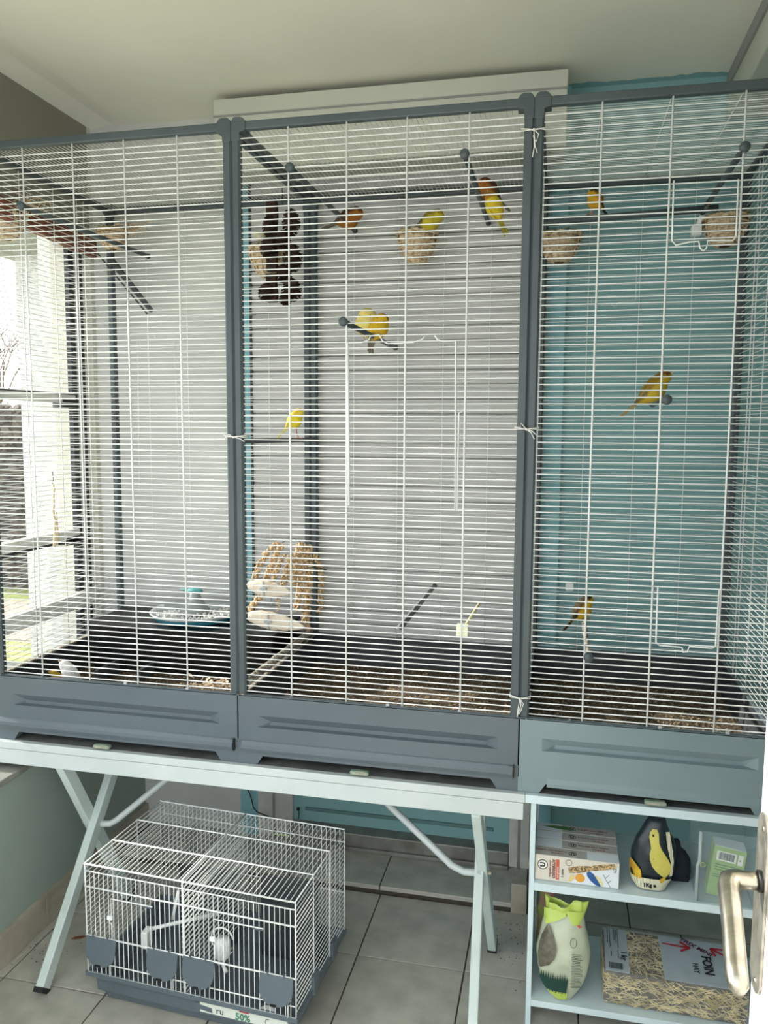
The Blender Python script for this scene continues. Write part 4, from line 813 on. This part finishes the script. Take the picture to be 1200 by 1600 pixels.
# clear plastic container with the green carton in it
t = thing('clear_container', 'upright clear plastic container right of the navy bag on the upper shelf', 'container', (.375, 2.05, ZS1), rz=-.03)
for a, b, nm in (((0, 0, .001), (.004, .16, .19), 'side'), ((.135, 0, .001), (.139, .16, .19), 'side'), ((0, 0, 0), (.139, .16, .003), 'base'), ((.0, .157, .0), (.139, .16, .19), 'back'), ((.004, 0, .001), (.135, .002, .19), 'front')): box(a, b).obj(nm, mPlastT, t, bevel=.001)
MB().tube([(.0, -.002, .004), (.0, -.002, .10), (.004, -.004, .11), (.004, -.004, .19)], .0045, 6).obj('edge_bead', mat('milky_plastic', (190, 204, 204), .3, alpha=.7), t, True)
MB().tube([(.012+.006*math.cos(a), -.006, .104+.006*math.sin(a)) for a in [i*PI/6 for i in range(13)]], .0018, 5).obj('catch_ring', mat('yellow_green_plastic', (150, 170, 110), .4), t, True)
t = thing('green_carton', 'pale green carton with a barcode inside the clear container', 'box', (.405, 2.085, ZS1+.004), rz=-.05); mGc = mat('pale_green_card', (158, 190, 120), .6, c2=(150, 182, 114), scale=10)
tilt = Matrix.Rotation(.12, 3, 'Y')
MB().box((0, 0, 0), (.078, .05, .135), tilt).obj('carton', mGc, t, bevel=.001); MB().box((.001, .001, .135), (.077, .049, .136), tilt).obj('lid', mCardW, t)
MB().box((.008, -.0008, .098), (.056, 0, .124), tilt).obj('barcode_label', mWh, t); R = random.Random(1)
bc = MB(); x = .014
while x < .050: w0 = R.choice((.0008, .0014, .002)); bc.box((x, -.0014, .102), (x+w0, -.0008, .121), tilt); x += w0+R.choice((.0009, .0015))
bc.obj('barcode', mInkD, t)['kind'] = 'stuff'
MB().box((.060, -.0008, .096), (.072, 0, .124), tilt).obj('icon_label', mWh, t)
for i, z in enumerate((.086, .079, .072, .058, .052)): MB().box((.008, -.0006, z), (.066-.006*(i % 3), 0, z+.0018), tilt).obj('text_line', mGrn, t)
text('e', .010, mGrn, tilt @ V((.063, -.001, .110)), tilt @ V((1, 0, 0)), (0, 0, 1), t)
# --- green and white feed bag, lower shelf
mPB = mat('grey_green_film', (196, 204, 180), .3, c2=(182, 192, 168), scale=16, coat=.3); mLime = mat('lime_film', (186, 208, 96), .35); mDg = mat('dark_green_film', (26, 66, 58), .4)
t, fr_ = bag('crumpled pale feed bag with lime green top and clear side window on the lower shelf', V((.048, 2.085, ZS2)), .252, .142, .085, mPB, top=.62, bot=.42, lean=.0, seed=5)
f2 = lambda x, z: fr_(x, z)+V((0, -.002, 0))
patch(f2, [(.010, -.012, .010), (.022, -.030, .014), (.034, -.040, .014)], mLime, t, 'lime_hem')
patch(f2, [(.030, -.040, .010), (.045, -.052, .012), (.060, -.058, .014), (.072, -.060, .014)], mDg, t, 'green_panel')
fg = MB(); R = random.Random(5)
for i in range(12):
    x = -.056+i*.0062; a = f2(x-.002, .070); b = f2(x+.003, .070); c = f2(x+.0005, .070+R.uniform(.012, .024)); fg.quad(a, b, c)
fg.obj('grass_blades', mDg, t, solid=.0008)
patch(f2, [(.096, -.062, -.058), (.110, -.064, -.036), (.130, -.066, -.022), (.155, -.064, -.018), (.180, -.058, -.024), (.200, -.050, -.034), (.212, -.044, -.040)], mat('seed_window_film', (104, 104, 88), .25, c2=(80, 76, 60), scale=70, coat=.5), t, 'seed_window')
rs = []; kk = 36
for q_, (z, a_, b_) in enumerate(((.232, .049, .015), (.246, .051, .013), (.258, .052, .010), (.272, .053, .008))):
    rg = []
    for j in range(kk):
        th = 2*PI*j/kk; w_ = (.25+.30*q_)*(.006*math.sin(3*th+1)+.004*math.sin(7*th)+.001*math.sin(11*th+2)); pk = q_*(.003*math.sin(2*th+2.2)+.0012*math.sin(5*th))
        rg.append(V(((a_+w_)*math.cos(th)+.002, (b_+w_)*math.sin(th)-.002*q_, z+pk)))
    rs.append(rg)
MB().rings(rs, cap=False).obj('lime_collar', mLime, t, True, solid=.0012)
patch(lambda x, z: fr_(x, z)+V((0, -.004, 0)), [(.214, -.050, -.046), (.226, -.053, -.020), (.238, -.053, .004), (.250, -.053, .006)], mLime, t, 'lime_fold')
patch(lambda x, z: fr_(x, z)+V((0, -.004, 0)), [(.222, .022, .040), (.236, .012, .050), (.250, .004, .052)], mLime, t, 'lime_fold')
tl_ = MB()
for i in range(22): z = .150-i*.0046; a = f2(.022+R.uniform(0, .002), z); b = f2(.050+R.uniform(-.006, .003), z-.003); tl_.tube([a, b], .0007, 3)
tl_.obj('fine_print', mInkD, t)['kind'] = 'stuff'
patch(f2, [(.232, .022, .026), (.225, .030, .036), (.214, .040, .048)], mRd, t, 'red_band', 2)
MB().tube([f2(.026+.008*math.cos(a), .178+.012*math.sin(a)) for a in [i*PI/7 for i in range(15)]], .0007, 4).obj('round_mark', mInkD, t)
# pink-green packet behind it
t, _ = bag('pink and lime packet poking up behind the feed bag at the left side board', V((.002, 2.15, ZS2)), .262, .05, .03, mat('pink_film', (190, 130, 140), .4, c2=(150, 170, 80), scale=30), nm='pink_packet', top=.9, bot=.7, seed=12)
# --- hay bale in a printed bag
hy = thing('hay_bale', 'flat plastic-wrapped hay bale printed with red arrows on the lower shelf', 'hay bale', (.158, 2.075, ZS2+.001), rz=-.02)
lw, dw, hw2 = .36, .195, .088
mHay = mat('packed_hay', (112, 100, 70), .95, c2=(72, 63, 44), scale=60, bump=1, bscale=90); mHayS = mat('hay_straw', (222, 208, 160), .8, c2=(176, 160, 112), scale=30)
MB().rings([[V((x*lw/2+lw/2, y*dw/2+dw/2, z)) for x, y in ((-.97, -1), (.97, -1), (1, -.93), (1, .93), (.97, 1), (-.97, 1), (-1, .93), (-1, -.93))] for z in (.0, .004, hw2-.004, hw2)]).obj('hay_block', mHay, hy, bevel=.008)
st_ = MB(); R = random.Random(9)
for i in range(620):
    side = R.random(); L_ = R.uniform(.012, .055)
    if side < .62: c = V((R.uniform(.005, lw-.005), -.001-R.uniform(0, .003), R.uniform(.004, hw2-.004))); a = R.uniform(-1.2, .9); d = V((math.cos(a), R.uniform(-.03, .03), math.sin(a)*.75))*L_/2
    elif side < .74: c = V((-.001, R.uniform(0, dw), R.uniform(.004, hw2-.004))); a = R.uniform(0, 6.3); d = V((0, math.cos(a), math.sin(a)*.6))*L_/2
    else: c = V((R.uniform(.064, .157), R.uniform(.012, dw-.01), hw2+.001)); a = R.uniform(0, 6.3); d = V((math.cos(a), math.sin(a), 0))*L_/2
    p0, p1 = c-d, c+d
    for p_ in (p0, p1): p_.x = max(-.002, min(lw, p_.x)); p_.z = max(.002, min(hw2+.002, p_.z)); p_.y = min(dw, p_.y)
    st_.tube([p0, (p0+p1)/2+V((0, 0, .002)), p1], R.uniform(.0007, .0017), 3, cap=False)
st_.obj('hay_strands', mHayS, hy)['kind'] = 'stuff'
mBag = mat('printed_grey_film', (186, 198, 206), .3, c2=(176, 188, 196), scale=20, coat=.3); zt = hw2+.0022
box((.004, .004, zt), (.066, dw-.004, zt+.0012)).obj('label_panel', mBag, hy); box((.155, .004, zt), (lw-.002, dw-.004, zt+.0012)).obj('label_panel', mBag, hy)
box((-.003, -.004, .002), (lw+.002, dw+.002, zt+.004)).obj('film', mFilm, hy, bevel=.006)
z_ = zt+.0020+.003; dn = (0, -1, 0); rt = (1, 0, 0)
mRdA = flat('arrow_red', (176, 34, 48))
text('1 kg', .022, mBlk, (.054, .088, z_), dn, rt, hy, bold=.0004); text('FOIN', .034, mBlk, (.272, .122, z_), dn, rt, hy, bold=.0008); text('HAY', .021, mBlk, (.240, .085, z_), dn, rt, hy)
text('PRIX MINI', .021, flat('plum_ink', (92, 36, 54)), (.216, .184, z_), (.80, -.60, 0), (.60, .80, 0), hy, bold=.0003)
def arrow(p0, p1, par):
    p0 = V(p0); p1 = V(p1); d = (p1-p0).normalized(); s_ = V((-d.y, d.x, 0)); A = MB()
    A.rings([[p_-s_*w0, p_+s_*w0, p_+s_*w0+V((0, 0, .0006)), p_-s_*w0+V((0, 0, .0006))] for p_, w0 in ((p0, .0022), (p1-d*.004, .0038))])
    for sg in (-1, 1): e_ = p1-d*.026+s_*sg*.020; A.rings([[p_-s_*.0042*sg-d*.001, p_+s_*.0042*sg, p_+s_*.0042*sg+V((0, 0, .0007)), p_-s_*.0042*sg+V((0, 0, .0007))] for p_ in (e_, p1)])
    A.obj('arrow', mRdA, par)
arrow((.162, .152, z_), (.236, .148, z_), hy); arrow((.345, .120, z_), (.290, .160, z_), hy)
for i, (x, y0_, y1_) in enumerate(((.012, .185, .120), (.018, .180, .100), (.030, .186, .13), (.035, .18, .12), (.040, .185, .10), (.038, .09, .055), (.020, .085, .06))): box((x, y1_, z_), (x+.0016, y0_, z_+.0004)).obj('text_line', mInkD, hy)
bc = MB(); x = .014
while x < .048: w0 = R.choice((.0008, .0014, .002)); bc.box((x, .010, z_), (x+w0, .034, z_+.0005)); x += w0+R.choice((.0007, .0013))
bc.obj('barcode', mInkD, hy)['kind'] = 'stuff'
# ================================================================== DOOR LEAF, PLATE AND LEVER
dl = struct(thing('door_2', None, None)); XD = .271; YE = 1.076
box((XD, .37, .02), (XD+.045, YE, 2.15)).obj('door_leaf', mDoor, dl, bevel=.003)
pc = V((XD, 1.046, 1.05)); pl = MB(); rr = .025
out = [(-rr, -.130)]+[(rr*math.cos(a), -.130+rr*math.sin(a)) for a in [PI+PI*i/10 for i in range(1, 10)]]+[(rr, -.130), (rr, .060)]+[(rr*math.cos(a), .060+rr*math.sin(a)) for a in [PI*i/10 for i in range(1, 10)]]+[(-rr, .060)]
pl.rings([[V((x, pc.y+a, pc.z+b)) for a, b in out] for x in (XD-.004, XD)]); o = pl.obj('lock_plate', mPlate, dl, bevel=.001)
for z in (-.138, .068): MB().ball((XD-.004, pc.y-.006, pc.z+z), .0045, 8, 5, (.5, 1, 1)).obj('screw', mSteel, o, True)
MB().tube([(XD-.003, pc.y-.01, 1.05), (XD-.009, pc.y-.01, 1.05)], .0135, 16).obj('collar', mBlack, o, True)
tp = V((.2145, .902, .996)); hd = [V((XD-.006, pc.y-.01, 1.05)), V((.25, 1.034, 1.05)), V((.236, 1.033, 1.0505)), V((.228, 1.029, 1.050)), V((.2245, 1.019, 1.047)), V((.2205, .97, 1.026)), tp+V((.001, .02, .008)), tp, tp+V((0, -.007, -.003))]
MB().tube(hd, [.0115, .0115, .0125, .0138, .0135, .0125, .0128, .0118, .006], 16).obj('lever_handle', mSteel, dl, True)
# ================================================================== CABLE AND SMALL BITS
cb = MB().tube([atY(x, y, 2.775) for x, y in ((384, 1228), (390, 1240), (394, 1252), (396, 1262), (402, 1269), (412, 1273), (420, 1276))], .0024, 6).obj('cable', mBlack, None, True); tag(cb, 'thin black cable curving down the teal strip behind the small cage', 'cable')
c = atY(466, 1264, 2.81); kh = MB(); kh.ball((0, 0, 0), .007, 8, 5); kh.tube([(0, 0, 0), (.003, 0, -.02), (0, 0, -.04)], .0022, 5); tag(kh.obj('key_fob', mBlack, loc=c), 'small black round fob on the teal door panel under the table', 'fob')
R = random.Random(21)
lf = MB().rings([[V((x, y, z)) for x, y in ((-.022, 0), (-.008, .008), (.014, .007), (.026, .002), (.010, -.007), (-.010, -.006))] for z in (.001, .003)]).obj('dry_leaf', mBrown, loc=atZ(122, 1466, 0), bevel=.001); lf.rotation_euler[2] = .5; tag(lf, 'curled brown dry leaf on the floor left of the small cage', 'leaf')
cr = MB()
for i in range(150):
    if i < 100: c = atZ(R.gauss(805, 22), R.gauss(1470, 38), .001)
    else: c = atZ(R.gauss(70, 26), R.gauss(1480, 14), .001)
    e_ = V((R.uniform(-1, 1), R.uniform(-1, 1), 0)).normalized()*R.uniform(.001, .004); f_ = V((-e_.y, e_.x, 0))*.6; cr.quad(c-e_, c-f_, c+e_, c+f_)
tag(cr.obj('floor_crumbs', mBark), 'scattered dark crumbs and seed husks on the tiled floor', 'crumbs', kind='stuff')
# a few feathers and specks caught on the wires of the left cage
for x, y, Y, lb in ((160, 528, 2.2, 'down feather on the left cage side wires, level with the topmost window rail'), (245, 525, 2.5, 'down feather at the top of the left cage back hatch outline'), (222, 826, 2.3, 'upper down feather left of the hatch, low in the left cage'), (262, 853, 2.3, 'down feather lowest and farthest right above the bath dish'), (150, 903, 2.3, 'down feather beside the back left post near the tray'), (82, 955, 2.1, 'down feather over the window ledge'), (50, 972, 2.1, 'down feather nearest the bottom left corner post'), (676, 765, 2.08, 'down feather inside the hatch outline of the middle cage')):
    c = atY(x, y, Y); m_ = MB(); a = R.uniform(0, 6); m_.tube([V((.008*math.cos(a+k*.5), 0, .008*math.sin(a+k*.5))) for k in range(5)], [.0006, .0022, .0030, .0022, .0006], 5, flat=.4)
    tag(m_.obj('down_feather', mWire, loc=c, smooth=True), 'tiny white '+lb, 'feather', 'down feathers on the wires')
